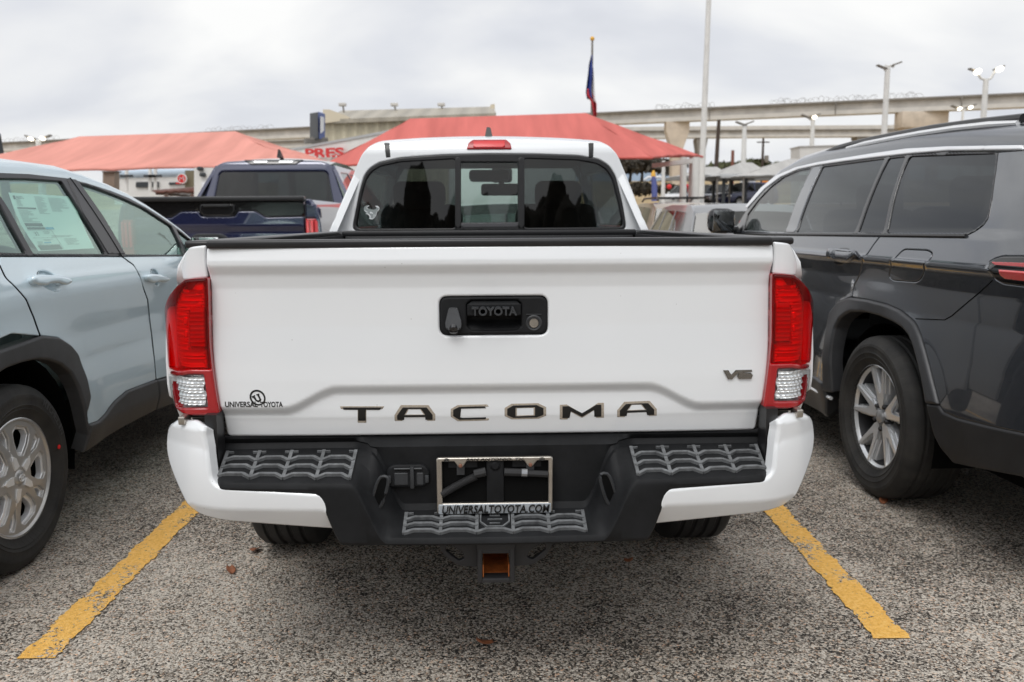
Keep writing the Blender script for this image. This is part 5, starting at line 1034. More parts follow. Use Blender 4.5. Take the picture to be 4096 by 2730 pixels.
# ------------------------------------------------------------------ navy pickup ahead on the left
NF = Frame((-2.64, 6.3, .03), R_(1.0))
NT = thing('pickup_truck', 'navy blue pickup truck with a black tailgate band, beyond the pale crossover', 'pickup truck', tuple(NF.o), NF.th)
Y0 = lambda y, b=.05: (lambda u, v: np.stack([u, y+b*u*u, v], -1))
sym = lambda pts: pts+[(-x, z) for x, z in pts[::-1]]
tlg = panel('tailgate', fillet(sym([(.165, 1.295), (.195, 1.345), (.36, 1.345), (.46, 1.283), (.83, 1.29), (.83, .80)]), .02), lambda u, v: np.stack([u, .0+.03*sstep((1.20-v)/.06)+.05*u*u, v], -1), M['navy'], NT, BACK, step=.05, r=.012, depth=.04)
panel('tailgate_band', sym([(.83, 1.44), (.83, 1.298), (.46, 1.291), (.36, 1.353), (.195, 1.353), (.165, 1.303)]), Y0(.012), M['black_gloss'], NT, BACK, step=.06, r=.008, depth=.05)
b_ = MB(); b_.box((0, .01, 1.465), (1.70, .10, .05), bev=.015); b_.build('tailgate_cap', M['frame_black'], NT)
hb = panel('handle', fillet([(-.165, 1.415), (-.17, 1.345), (-.13, 1.305), (.13, 1.305), (.17, 1.345), (.165, 1.415)], .02), Y0(-.02), M['black_gloss'], NT, BACK, step=.03, r=.012, depth=.04)
b_ = MB(); b_.box((0, -.028, 1.40), (.26, .02, .03), bev=.008); b_.build('handle_grip', M['frame_black'], hb)
nsx = smoothcurve([.4, .7, 1.0, 1.25, 1.40, 1.47], [.97, 1.005, 1.01, .99, .955, .90], .03)
for s in (-1, 1):
    panel('bed_side', [(.03, 1.46), (1.98, 1.46), (1.98, .55), (1.68, .55)]+[(1.22+.50*math.cos(q), .42+.50*math.sin(q)) for q in np.linspace(.2, math.pi-.2, 12)]+[(.68, .55), (.10, .60), (.03, .80)], lambda u, v: np.stack([s*nsx(v), u, v], -1), M['navy'], NT, (s, 0, 0), step=.1, r=.01, depth=.03)
    lmpp = panel('tail_lamp', [(s*.845, 1.27), (s*.985, 1.27), (s*.985, .92), (s*.845, .92)], lambda u, v: np.stack([u, .02+np.maximum(0, np.abs(u)-.93)**2*20, v], -1), M['red_solid'], NT, BACK, step=.03, r=.012, depth=.06)
    for x in (.868, .91, .955): panel('lamp_bar', [(s*(x-.012), 1.25), (s*(x+.012), 1.25), (s*(x+.012), 1.0), (s*(x-.012), 1.0)], lambda u, v: np.stack([u, .006+np.maximum(0, np.abs(u)-.93)**2*20, v], -1), mat('lamp_bar_red', (.75, .06, .07), .2, coat=.6), lmpp, BACK, step=.04, r=.004, depth=.01)
    panel('bed_corner', [(s*.84, 1.46), (s*.90, 1.46), (s*.985, 1.36), (s*.99, 1.28), (s*.84, 1.28)], Y0(.03), M['navy'], NT, BACK, step=.03, r=.01, depth=.05)
    co = [(2.02, .5), (2.02, 1.44), (2.20, 1.93), (3.9, 1.95), (4.85, 1.42), (5.75, 1.25), (5.80, .6), (5.35, .55)]+[(4.85+.5*math.cos(q), .42+.5*math.sin(q)) for q in np.linspace(.2, math.pi-.2, 10)]+[(4.3, .45)]
    w_ = [fillet([(2.25, 1.46), (2.34, 1.84), (2.95, 1.86), (2.95, 1.46)], .06), fillet([(3.03, 1.46), (3.03, 1.86), (3.86, 1.85), (4.55, 1.46)], .06)]
    cx_ = lambda u, v: np.stack([s*(1.0-np.maximum(0, v-1.40)*.52), u, v], -1)
    cs_ = panel('cab_side', co, cx_, M['navy'], NT, (s, 0, 0), holes=w_, step=.12, r=.01, depth=.03)
    for w in w_: panel('side_window', w, cx_, M['car_glass'], cs_, (s, 0, 0), step=.2, r=0, depth=0, off=-.01)
ncr = lambda u, v: np.stack([u, 2.04+(v-1.44)*.20+.05*u*u+np.maximum(0, v-1.92)**2*6, v], -1)
ng = fillet(sym([(.735, 1.43), (.715, 1.50), (.655, 1.815), (.62, 1.845)]), .05)
cb_ = panel('cab', fillet(sym([(.90, 1.30), (.885, 1.44), (.80, 1.66), (.705, 1.93), (.60, 1.985), (.30, 2.0)]), .05), ncr, M['navy'], NT, BACK, holes=[ng], step=.06, r=.03, depth=.03)
panel('rear_window', ng, ncr, M['car_glass'], cb_, BACK, step=.1, r=0, depth=0, off=-.008)
bl_ = panel('brake_lamp', fillet(sym([(.36, 1.985), (.27, 1.93)]), .01), ncr, M['black_gloss'], cb_, BACK, step=.03, r=.006, depth=.02, off=.012)
for s in (-1, 1): panel('cargo_lamp', fillet([(s*.07, 1.948), (s*.22, 1.948), (s*.27, 1.966), (s*.07, 1.966)], .006), ncr, M['lamp_metal'], bl_, BACK, step=.03, r=.003, depth=.01, off=.018)
P = np.array([[(x*w, y, z-.05*x*x) for x in np.linspace(-1, 1, 9)] for y, z, w in ((2.24, 1.985, .68), (2.5, 2.03, .69), (3.2, 2.04, .70), (3.9, 2.0, .70))]); grid('roof', P, M['navy'], cb_)
P = np.array([[(x*w, y-.15*x*x, z-.04*x*x) for x in np.linspace(-1, 1, 9)] for y, z, w in ((3.9, 2.0, .70), (4.4, 1.72, .80), (4.9, 1.42, .92))]); grid('windscreen', P, M['car_glass2'], cb_)
P = np.array([[(x*.96, y-.12*x*x, z) for x in np.linspace(-1, 1, 9)] for y, z in ((4.85, 1.40), (5.5, 1.34), (5.8, 1.22), (5.86, .6))]); grid('hood', P, M['navy'], cb_)
f_ = MB(); f_.prism([(-.08, 0), (.09, 0), (.02, .04), (-.04, .10), (-.06, .10)], lambda u, v, w: (w*(1-.5*v/.1)+.02, 2.42+u, 2.03+v), -.025, .025, bev=.006); f_.build('antenna', M['decal_black'], cb_)
b_ = MB(); b_.box((0, .03, .72), (1.9, .22, .2), bev=.03); b_.box((0, 2.6, .6), (1.6, 5.2, .2)); b_.build('bumper', M['chrome'], NT)
bi = MB(); bi.box((0, 1.0, 1.0), (1.7, 1.95, .05)); bi.box((0, 1.98, 1.2), (1.7, .04, .5)); bi.build('bed', M['liner'], NT)
for s in (-1, 1):
    for y in (1.22, 4.85): wheel(NT, (s*.85, y, .40), .40, .27, .25, s, 'plain')
# ------------------------------------------------------------------ other cars
def simple_car(name, label, cat, loc, th, paint, L=4.6, W_=1.85, H=1.68, belt=1.05, glass_='car_glass', rack=False, sedan=False, group=None):
    t = thing(name, label, cat, loc, th, group); hl = L/2
    pr = [(-.485, .32), (-.50, .55), (-.505, .80), (-.49, belt), (-.44, H-.13), (-.38, H-.03), (-.10, H), (.06, H-.03), (.225, belt+.04), (.40, belt-.08), (.475, belt-.20), (.50, .60), (.485, .30)]
    if sedan: pr[3:5] = [(-.49, belt-.02), (-.30, H-.10)]; pr[5] = (-.22, H-.02)
    hwid = lambda y, z: (W_/2*(1-.025*((.7-min(z, belt))/.4)**2)-max(0, z-belt)*.34)*(1-.09*abs(2*y/L)**5)
    def sheet(nm, i0, i1, m, sub=4):
        r = []
        for i in range(i0, i1):
            (a, za), (b, zb) = pr[i], pr[i+1]
            for k in range(sub+(i == i1-1)):
                q = k/sub; y = (a+(b-a)*q)*L; z = za+(zb-za)*q; r.append([(x*hwid(y, z), y-(.10*x*x if y > 0 else -.10*x*x)*(abs(y)/hl)**2, z-.035*x*x*(z > belt)) for x in np.linspace(-1, 1, 11)])
        return grid(nm, np.array(r), m, t, sharp=50)
    sheet('rear_body', 0, 3, paint); sheet('rear_window', 3, 4, M['car_glass' if glass_ == 'car_glass3' else glass_]); sheet('roof', 4, 7, paint); sheet('windscreen', 7, 8, M['car_glass2']); sheet('hood', 8, 10, paint); sheet('front_body', 10, 12, paint)
    wa = .30*L; R = .34
    for s in (-1, 1):
        sf = lambda u, v: np.stack([s*np.array([hwid(a, b) for a, b in zip(u, v)]), u, v], -1)
        o = [(-.485*L, .32), (-.50*L, .55), (-.505*L, .80), (-.49*L, belt), (.22*L, belt), (.40*L, belt-.09), (.475*L, belt-.21), (.50*L, .6), (.485*L, .30)]+[(wa+.40*math.cos(q), R+.40*math.sin(q)) for q in np.linspace(.0, math.pi, 10)]+[(-wa+.40*math.cos(q), R+.40*math.sin(q)) for q in np.linspace(.0, math.pi, 10)]
        panel('body_side', o, sf, paint, t, (s, 0, 0), step=.15, r=.01, depth=.03)
        g0 = [(-.49*L, belt), (-.44*L, H-.13), (-.38*L, H-.04), (-.1*L, H-.02), (.06*L, H-.05), (.22*L, belt)]
        if sedan: g0[1] = (-.30*L, H-.11); g0[2] = (-.22*L, H-.03)
        w_ = [fillet([(-.40*L, belt+.03), (-.37*L, H-.15), (-.20*L, H-.11), (-.20*L, belt+.03)], .06), fillet([(-.185*L, belt+.03), (-.185*L, H-.11), (-.03*L, H-.10), (-.01*L, belt+.03)], .04), fillet([(.005*L, belt+.03), (-.012*L, H-.10), (.055*L, H-.12), (.175*L, belt+.03)], .04)]
        if sedan: w_ = w_[1:]
        gp_ = panel('pillar_frame', g0, sf, paint, t, (s, 0, 0), holes=w_, step=.15, r=.008, depth=.02)
        for w in w_: panel('side_window', w, sf, M[glass_], gp_, (s, 0, 0), step=.2, r=0, depth=0, off=-.008)
        lm = MB(); lm.box((s*W_*.40, hl*.93, .74), (.30, .16, .13), bev=.03, rz=s*-.35); lm.build('headlamp', M['lamp_metal'], t)
        lm = MB(); lm.box((s*W_*.42, -hl*.965, .86), (.22, .12, .16), bev=.03, rz=s*.3); lm.build('tail_lamp', M['red_solid'], t)
        mr = MB(); mr.box((s*(W_/2+.08), .17*L, belt+.06), (.20, .10, .14), bev=.03); mr.build('door_mirror', paint, t)
        for y in (-wa, wa):
            w = MB(); Mx = Matrix.Translation((s*(W_/2-.11), y, R)) @ Matrix.Diagonal((s, 1, 1, 1)).to_4x4(); w.lathe([(.20, -.1), (R-.02, -.105), (R, -.08), (R, .08), (R-.02, .105), (.225, .10)], Mx, 28); wo_ = w.build('wheel', M['rubber'], t)
            w = MB(); w.lathe([(.0, .07), (.05, .075), (.06, .05), (.20, .085), (.226, .098)], Mx, 20); w.build('rim', M['alloy'], wo_)
    gr = MB(); gr.box((0, hl*.965, .62), (W_*.55, .12, .20), bev=.03); gr.build('grille', M['black_gloss'], t)
    ub = MB(); ub.box((0, 0, .36), (W_*.84, L*.93, .22)); ub.box((0, 0, .66), (W_*.8, L*.6, .3)); ub.build('underbody', M['black'], t)
    if rack:
        rk = MB()
        for s in (-1, 1): rk.tube([(s*.56, -.34*L, H+.02), (s*.56, -.3*L, H+.08), (s*.56, .0, H+.09), (s*.56, .05*L, H+.03)], .022, 6)
        for y in (-.25, -.08): rk.box((0, y*L, H+.085), (1.15, .06, .03))
        rk.build('roof_rack', M['frame_black'], t)
    return t
simple_car('parked_car', 'white car parked nose to nose with the white pickup, seen through its cab', 'car', (.30, 8.3, 0), math.pi, M['car_white'], L=4.6, H=1.50, belt=.98, glass_='car_glass2')
simple_car('parked_car', 'silver hatchback with a dark rear window, left of the graphite suv mirror', 'car', (3.46, 10.9, 0), R_(1.2), M['car_silver'], L=4.35, W_=1.82, H=1.51, belt=1.0, glass_='car_glass3')
simple_car('parked_car', 'tan wagon with a dark roof rack behind the silver hatchback', 'car', (4.15, 17.5, 0), R_(0), M['car_tan'], L=4.7, H=1.66, rack=True)
BX = thing('added_box_trailer', 'added white box trailer that brightens the view through the pickup cab', 'trailer', (.45, 15.2, 0))  # added white box, gives the cab glass something bright to show
b = MB(); b.box((0, 0, 1.45), (2.3, 3.6, 1.9), bev=.06); b.build('cargo_box', M['car_white'], BX)
for s in (-1, 1): b = MB(); b.box((s*.55, -1.815, 1.45), (1.02, .03, 1.7), bev=.01); dr = b.build('rear_door', M['car_white'], BX); b = MB(); b.box((s*.12, -1.85, 1.3), (.05, .05, .5), bev=.01); b.build('latch', M['steel'], dr)
b = MB(); b.box((0, .2, .45), (2.0, 4.2, .12)); b.build('frame', M['steel'], BX)
for s in (-1, 1): b = MB(); b.lathe([(.12, .08), (.20, .10), (.32, .09), (.34, .05), (.34, -.05), (.32, -.09), (.12, -.08)], Matrix.Translation((s*1.0, -.3, .34)), 24); b.build('wheel', M['rubber'], BX)
gzf = lambda x, y: float(ground_z(x, y))
for lab, px, dep, m, th_ in (('white suv at the left end of the far row of parked cars', 1575, 66, 'car_white', -2.35), ('charcoal suv second from left in the far row of cars', 1618, 65, 'car_dark', -2.3), ('black suv between charcoal and blue ones in the far row', 1662, 64, 'car_black', -2.2), ('dark blue suv at the right end of the far row', 1712, 60, 'car_blue', -2.05)):
    p = U(px, 470, dep); simple_car('parked_car', lab, 'car', (p[0], p[1], gzf(p[0], p[1])), th_, M[m], L=4.7, H=1.72, group='cars parked in the far row')
# ------------------------------------------------------------------ fabric canopies
def hip(name, label, A, B, Cc, D, R1, R2, m, posts=(), group=None, sag=.10, cable=None, post_r=.09, post_m=None):
    A, B, Cc, D, R1, R2 = [np.array(p, float) for p in (A, B, Cc, D, R1, R2)]; base = (A+B+Cc+D)/4; bz = min(gzf(*A[:2]), gzf(*Cc[:2]))
    o = np.array([base[0], base[1], bz]); t = thing(name, label, 'canopy', tuple(o), 0, group)
    def face(p0, p1, q1, q0):
        G = []
        for v in np.linspace(0, 1, 11):
            r = []
            for u in np.linspace(0, 1, 25):
                e = p0+(p1-p0)*u; h = q0+(q1-q0)*u; P = e+(h-e)*v; s = 4*u*(1-u)
                P = P+np.array([0, 0, -sag*math.sin(math.pi*v)*(.4+.6*s)-0*s+sag*.55*s*(1-v)**2*1.0]); P[2] += (.030*math.sin(u*31+v*5)+.018*math.sin(u*53-v*9+1))*(1-v)*(v+.1)*3.2
                r.append(P-o)
            G.append(r)
        return np.array(G)
    gs = [face(A, B, R2, R1), face(B, Cc, R2, R2), face(Cc, D, R1, R2), face(D, A, R1, R1)]
    V = []; F = []
    for g_ in gs:
        b = len(V); n, k = g_.shape[:2]; V += list(g_.reshape(-1, 3)); F += [(b+i*k+j, b+i*k+j+1, b+(i+1)*k+j+1, b+(i+1)*k+j) for i in range(n-1) for j in range(k-1)]
    mesh_obj('canopy_fabric', V, F, m, t, sharp=60)
    c = MB()
    loop = np.concatenate([g_[0] for g_ in gs]); c.tube([tuple(p-np.array([0, 0, .02])) for p in loop]+[tuple(loop[0]-np.array([0, 0, .02]))], .035, 6, False); c.build('eave_cable', cable or M['cable'], t)
    for p in posts:
        p = np.array(p, float); pb = MB(); gz_ = gzf(p[0], p[1]); pb.tube([tuple(np.array([p[0], p[1], gz_])-o), tuple(p-o)], post_r, 12); pb.build('post', post_m or M['white_pole'], t)
    return t
A, B = U(738, 381, 20.2), U(1497, 361, 20.2); R1, R2 = U(942, 273, 24), U(1346, 260, 24); Cc = U(1614, 359, 25.5); D = U(870, 371, 29)
B0 = U(1600, 372, 21); B1 = U(1571, 372, 23)
cc = hip('shade_canopy', 'coral red fabric shade canopy rising behind the white pickup cab', A, B, Cc, D, R1, R2, M['coral'], [U(1600, 362, 20.6), U(1571, 362, 22.6), A+[.2, .3, 0], D+[.3, 0, 0], Cc-[.3, 0, 0]], 'fabric shade canopies')
bt = MB(); p0, p1 = U(1503, 377, 22.6), U(1592, 375, 20.8); dd = Vector(p1-p0); bt.box(tuple((p0+p1)/2-np.array(cc.location)), (.12, dd.length, .11), rz=math.atan2(-dd.x, dd.y)); bt.build('post_beam', M['white_pole'], cc)
A, B = U(-260, 408, 20), U(696, 379, 20); R1, R2 = U(183, 314, 24.5), U(541, 302, 24.5); Cc = U(754, 371, 29); D = U(-60, 385, 29)
hip('shade_canopy', 'pale salmon fabric shade canopy above the crossover roof', A, B, Cc, D, R1, R2, M['salmon'], [A+[.2, .3, 0], B+[-.4, .6, 0], D, Cc], 'fabric shade canopies', cable=M['salmon'])
for lab, pk, el, er, z_ in (('grey shade canopy, left of three beyond the white pole', (1634, 384), 1560, 1690, 405), ('grey shade canopy with the middle peak of the far three', (1714, 374), 1640, 1786, 404.5), ('grey shade canopy nearest the pale block wall', (1826, 366), 1700, 1950, 404.5)):
    dd = 59 if 'left' in lab else 57 if 'middle' in lab else 55
    A, B = U(el, z_, dd-3), U(er, z_-1, dd-3); R = U(pk[0], pk[1], dd); A2, B2 = A+[0, 7, 0], B+[0, 7, 0]
    hip('shade_canopy', lab, A, B, B2, A2, R-[.4, 0, 0], R+[.4, 0, 0], M['grey_fabric'], [A+[.3, .2, 0], B-[.3, -.2, 0]], 'grey shade canopies in the far lot', sag=.12, cable=M['grey_roof'], post_r=.06, post_m=M['concrete_dark'])
for lab, xa, xb, y, dd in (('low grey carport beam above the dark cars', 1603, 1705, 411, 58), ('long grey carport beam in front of the pale wall', 1655, 1812, 406, 54)):
    p0, p1 = U(xa, y, dd), U(xb, y-1, dd); t = thing('carport', lab, 'carport', ((p0[0]+p1[0])/2, p0[1], gzf(0, p0[1])))
    b = MB(); b.box((0, 0, p0[2]-t.location[2]), (p1[0]-p0[0], .3, .22), bev=.03); b.box((0, 2.2, p0[2]-t.location[2]+.12), (p1[0]-p0[0], 4.4, .08)); b.build('beam', M['grey_roof'], t)
    for f in (-.42, -.1, .3): b = MB(); b.box(((p1[0]-p0[0])*f, .4, (p0[2]-t.location[2])/2), (.18, .18, p0[2]-t.location[2])); b.build('post', M['dark_panel'], t)
# ------------------------------------------------------------------ elevated road
def lineP(px, y, depth): return U(px, y, depth)
def girder(name, label, pts, h, wid, barrier=None):
    pts = np.array(pts); o = pts.mean(0); o[2] = 0; t = thing(name, label, 'overpass', tuple(o))
    def sweep(nm, prof, m):
        rows = []
        for i, p in enumerate(pts):
            d = pts[min(i+1, len(pts)-1)]-pts[max(i-1, 0)]; n = np.array([-d[1], d[0], 0]); n /= np.linalg.norm(n); n = n if n[1] > 0 else -n
            rows.append([p-o+n*a+np.array([0, 0, b]) for a, b in prof+prof[:1]])
        return grid(nm, np.array(rows), m, t, sharp=25)
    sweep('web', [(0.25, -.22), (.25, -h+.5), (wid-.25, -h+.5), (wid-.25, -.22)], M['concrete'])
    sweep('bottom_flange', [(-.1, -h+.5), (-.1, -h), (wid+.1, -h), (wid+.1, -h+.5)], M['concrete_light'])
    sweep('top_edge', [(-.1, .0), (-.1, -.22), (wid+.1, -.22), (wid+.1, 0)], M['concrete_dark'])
    if barrier: sweep('barrier', [(.0, barrier), (.0, .001), (wid, .001), (wid, barrier)], M['concrete_light'])
    return t, pts, o
gp = [U(x, 341+(x+260)*-.0486+(2.5 if 0 else 3*-math.sin(math.pi*(x+260)/2900)), 1/(1/168.+(1/94.-1/168.)*(x+260)/2900)) for x in np.linspace(-260, 2640, 30)]
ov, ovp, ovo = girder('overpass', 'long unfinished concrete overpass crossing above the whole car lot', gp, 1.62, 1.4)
def at_px(px):
    k = (px+260)/100; i = int(np.clip(k, 0, 28)); return ovp[i]+(ovp[i+1]-ovp[i])*(k-i)
for x in range(-150, 2600, 290):
    p = at_px(x+40)-ovo; b = MB(); b.box((p[0], p[1]-.12, p[2]-.81), (.10, .12, 1.58)); b.box((p[0], p[1]-.14, p[2]-.30), (.30, .10, .10)); b.build('expansion_joint', M['concrete_dark'], ov)
lp = MB()
for a, b in ((-10, 130), (480, 620), (1515, 1640), (1780, 2010), (2050, 2120)):
    x = a
    while x < b:
        p = at_px(x)-ovo; r = RNG.uniform(.35, .75); q = np.linspace(0, math.pi, 8); w = RNG.uniform(.3, .6); k = RNG.normal(0, .15)
        lp.tube([(p[0]+w*math.cos(c)+k*math.sin(c), p[1]+.3, p[2]+r*math.sin(c)) for c in q], .022, 3, False); x += RNG.uniform(4, 13)
lo = lp.build('rebar_loops', M['concrete_dark'], ov); lo['kind'] = 'stuff'
def pier(par, o, p, capw, caph, colw, flare, nm='pier', m=None, cold=3.0):
    """hammerhead pier: p = underside centre"""
    g_ = gzf(p[0], p[1]); m = m or M['pier']; x, y, z = p-o
    b = MB(); pts = [(-capw/2, 0), (capw/2, 0), (capw/2, -caph), (colw/2, -caph-flare), (colw/2, g_-p[2]-1), (-colw/2, g_-p[2]-1), (-colw/2, -caph-flare), (-capw/2, -caph)]
    b.prism(pts, lambda u, v, w: (x+u, y+w, z+v), .2, .2+cold, bev=.05); return b.build(nm, m, par)
p = at_px(1560); pier(ov, ovo, p-[0, 0, 1.62], 3.0, 1.2, 1.35, 2.4, cold=1.6)
p = at_px(2130); b = MB(); q = p-ovo; b.box((q[0], q[1]+1, q[2]-1.62-.95), (5.6, 2, 1.9), bev=.08)
pc = b.build('pier_cap', M['pier'], ov)
for dx in (-1.9, 1.6): b = MB(); b.box((q[0]+dx, q[1]+1, (q[2]-3.5-gzf(0, 100)*0)/2+1), (1.0, 1.2, q[2]-3.5)); b.build('pier', M['pier'], ov)
p = at_px(300); pier(ov, ovo, p-[0, 0, 1.62], 3.0, 1.2, 1.4, 2.0, cold=1.6)
g2 = [U(x, y, 178) for x, y in ((300, 334), (450, 330), (700, 322), (1000, 311), (1250, 303), (1470, 300.5), (1700, 298.5), (2100, 296), (2700, 292))]
ov2, p2_, o2 = girder('overpass', 'lower concrete overpass with a pale barrier, behind the taller one', g2, 1.55, 2.2, barrier=.75)
p = U(1614, 318, 178); pier(ov2, o2, p, 2.3, .5, 1.3, 2.6, m=M['concrete_dark']); p = U(1996, 309, 178); pier(ov2, o2, p, 4.6, .9, 1.6, 1.2, m=M['concrete_dark'])
# ------------------------------------------------------------------ buildings
def slab_on(par, nm, pxs, depths, m, thick=.3, o=None):
    """flat slab through picked points, given real thickness away from the lot"""
    P = [U(x, y, d)-o for (x, y), d in zip(pxs, depths)]; b = MB(); f = [b.bm.verts.new(p) for p in P]; k = [b.bm.verts.new(p+np.array([0, thick, 0])) for p in P]; n = len(P)
    b.bm.faces.new(f); b.bm.faces.new(k[::-1])
    for i in range(n): b.bm.faces.new((f[i], f[(i+1) % n], k[(i+1) % n], k[i]))
    return b.build(nm, m, par)
o = U(940, 300, 55); o[2] = 0; o = np.array(o); TB = thing('warehouse', 'tan corrugated metal warehouse behind the coral canopy', 'building', tuple(o))
slab_on(TB, 'wall', [(746, 284), (1139, 270), (1139, 480), (746, 480)], [55, 53, 53, 55], M['tan_wall'], 12, o)
rf = MB(); a, b, c, d = [U(*q)-o for q in ((743, 285, 54.6), (1140, 270, 52.6), (1134, 254, 60), (785, 263, 62))]; rf.prism([(0, 0), (1, 0), (1, 1), (0, 1)], lambda u, v, w: tuple((a*(1-u)+b*u)*(1-v)+(d*(1-u)+c*u)*v+np.array([0, 0, w])), 0, .25); rf.build('roof', M['tan_roof'], TB)
slab_on(TB, 'gable', [(742, 252), (757, 252), (802, 269), (802, 276), (742, 284)], [54.4]*5, M['tan'], .5, o)
rg = MB()
for y_, r in ((256, .07), (262, .05)): rg.tube([U(790, y_+7, 61)-o, U(1130, y_, 59)-o], r, 6)
for x in (800, 880, 960, 1040, 1110): rg.tube([U(x, 258+.02*(1130-x), 60)-o, U(x, 268+.02*(1130-x), 60)-o], .05, 5)
rg.build('roof_railing', M['concrete_dark'], TB); slab_on(TB, 'chimney', [(1127, 241), (1137, 239), (1137, 262), (1127, 262)], [58]*4, M['tan'], .6, o)
for x in (787, 906, 1014):
    b = MB(); b.tube([U(x+4, 262, 60)-o, U(x+1, 243, 60)-o], .06, 6); po = b.build('roof_lamp', M['concrete_dark'], TB); b = MB(); c = U(x, 241, 60)-o; b.box(tuple(c), (.5, .3, .22), bev=.05); b.build('lamp_head', M['concrete_light'], po)
o = U(780, 350, 40); o[2] = 0; o = np.array(o); WB = thing('shop_building', 'white shop with big red letters behind the gap between the red canopies', 'building', tuple(o))
slab_on(WB, 'wall', [(640, 352), (895, 305), (895, 480), (640, 480)], [46, 37, 37, 46], M['white_wall'], 8, o)
slab_on(WB, 'roof_trim', [(640, 347), (895, 299), (895, 305), (640, 352)], [45.9, 36.9, 36.9, 45.9], M['grey_roof'], 8.3, o)
w0, w1 = U(703, 364, 42.7), U(792, 362, 40.0)
text('shop_lettering', 'PRES', (0, 0, 1, 1), lambda u, v, w: tuple(w0+(w1-w0)*u+np.array([0, -.12-w, .44*v])-o), M['sign_red'], WB, bold=.04, ext=.03)
b = MB()
for x in np.linspace(.14, .95, 7): p = w0+(w1-w0)*x-o; b.box((p[0], p[1]-.15, p[2]+.03), (.09, .1, .09), bev=.02)
b.build('sign_lamps', M['white_wall'], WB)['kind'] = 'stuff'
# store with rounded fascia seen below the salmon canopy
o = U(360, 410, 45); o[2] = gzf(0, 42); o = np.array(o); ST_ = thing('store_building', 'white store with a pale blue rounded fascia below the salmon canopy', 'building', tuple(o))
slab_on(ST_, 'wall', [(264, 402), (448, 398), (448, 470), (264, 470)], [45]*4, M['white_wall'], 6, o)
b = MB(); a, c = U(266, 399, 45)-o, U(448, 394, 45)-o; b.tube([a+[0, .1, 0], c+[0, .1, 0]], .28, 14); b.build('fascia', M['sky_tank'], ST_)
slab_on(ST_, 'window', [(312, 419), (364, 418), (364, 431), (312, 431)], [44.9]*4, M['dark_panel'], .08, o)
bb = slab_on(ST_, 'sign_band', [(388, 420), (440, 418), (440, 423.5), (388, 425.5)], [44.9]*4, M['dark_panel'], .08, o); slab_on(bb, 'red_strip', [(404, 420), (424, 419), (424, 422.5), (404, 423.5)], [44.8]*4, M['sign_red'], .05, o)
for x in (291, 345, 357):
    b = MB(); b.tube([U(x, 388, 44)-o, U(x, 440, 44)-o], .09, 8); po = b.build('post', M['white_wall'], ST_); b = MB(); b.box(tuple(U(x, 405, 43.8)-o), (.6, .15, .12)); b.build('fixture', M['dark_panel'], po)
o = U(438, 415, 36); o[2] = gzf(0, 34); o = np.array(o); PY = thing('sign_pylon', 'dark olive pylon with a round red sign beside the store', 'sign', tuple(o))
slab_on(PY, 'pylon', [(425, 392), (449, 392), (449, 446), (425, 446)], [36]*4, M['olive_metal'], .5, o)
b = MB(); c = U(418, 411, 35.8)-o; b.lathe([(0, .03), (.17, .03), (.17, -.06)], Matrix.Translation(c) @ Matrix.Rotation(R_(-90), 4, 'Z'), 28, cap=False); dk = b.build('round_sign', M['sign_red'], PY)
b = MB(); b.lathe([(.17, .035), (.20, .035), (.20, -.06)], Matrix.Translation(c) @ Matrix.Rotation(R_(-90), 4, 'Z'), 28); b.build('sign_rim', M['white_wall'], dk)
b = MB(); b.tube([(c[0]-.09, c[1]-.04, c[2]-.08), (c[0]-.07, c[1]-.04, c[2]+.08), (c[0], c[1]-.04, c[2]-.01), (c[0]+.07, c[1]-.04, c[2]+.08), (c[0]+.09, c[1]-.04, c[2]-.08)], .02, 5); b.build('sign_mark', M['flag_white'], dk)
o = U(468, 430, 17); o[2] = 0; o = np.array(o); WW = thing('utility_shed', 'tall white wall with two small cameras left of the navy pickup cab', 'building', tuple(o))
slab_on(WW, 'wall', [(446, 386), (540, 386), (540, 520), (446, 520)], [17]*4, M['white_wall'], 1.6, o)
for x, y in ((466, 402), (460, 388)): b = MB(); b.box(tuple(U(x, y, 16.95)-o), (.10, .12, .07), bev=.02); b.build('camera', M['dark_panel'], WW)
b = MB(); b.box(tuple(U(474, 432, 16.95)-o), (.16, .05, .22), bev=.01); b.build('notice', M['flag_white'], WW); b = MB(); b.box(tuple(U(483, 444, 16.95)-o), (.08, .05, .08), bev=.01); b.build('alarm_bell', M['sign_red'], WW)
o = U(250, 405, 30); o[2] = gzf(0, 28); o = np.array(o); BK = thing('brick_kiosk', 'small brown kiosk below the salmon canopy, left of the store', 'kiosk', tuple(o))
slab_on(BK, 'wall', [(236, 396), (263, 395), (263, 450), (236, 450)], [30]*4, M['brown'], .4, o); slab_on(BK, 'roof_edge', [(234, 393.5), (265, 392.5), (265, 395), (234, 396)], [29.9]*4, M['concrete_dark'], .5, o)
A, B = U(360, 444, 26), U(452, 442, 26); R = U(432, 430, 29)
hip('shade_canopy', 'low grey shade canopy just left of the white wall', A, B, B+[.5, 6, 0], A+[-.5, 6, 0], R-[1.2, 0, .1], R+[.2, 0, 0], M['grey_fabric'], [A+[.2, .2, 0], B-[.2, -.2, 0]], None, sag=.06, cable=M['concrete_dark'], post_r=.06)
o = U(1900, 360, 66); o[2] = gzf(0, 64); o = np.array(o); PB = thing('block_building', 'plain pale block building above the graphite suv hood', 'building', tuple(o))
slab_on(PB, 'wall', [(1838, 338), (2060, 331), (2060, 470), (1838, 470)], [66]*4, M['pale_wall'], 2, o); slab_on(PB, 'parapet', [(1837, 336), (2061, 329), (2061, 331), (1837, 338)], [65.9]*4, M['concrete_light'], 2.2, o)
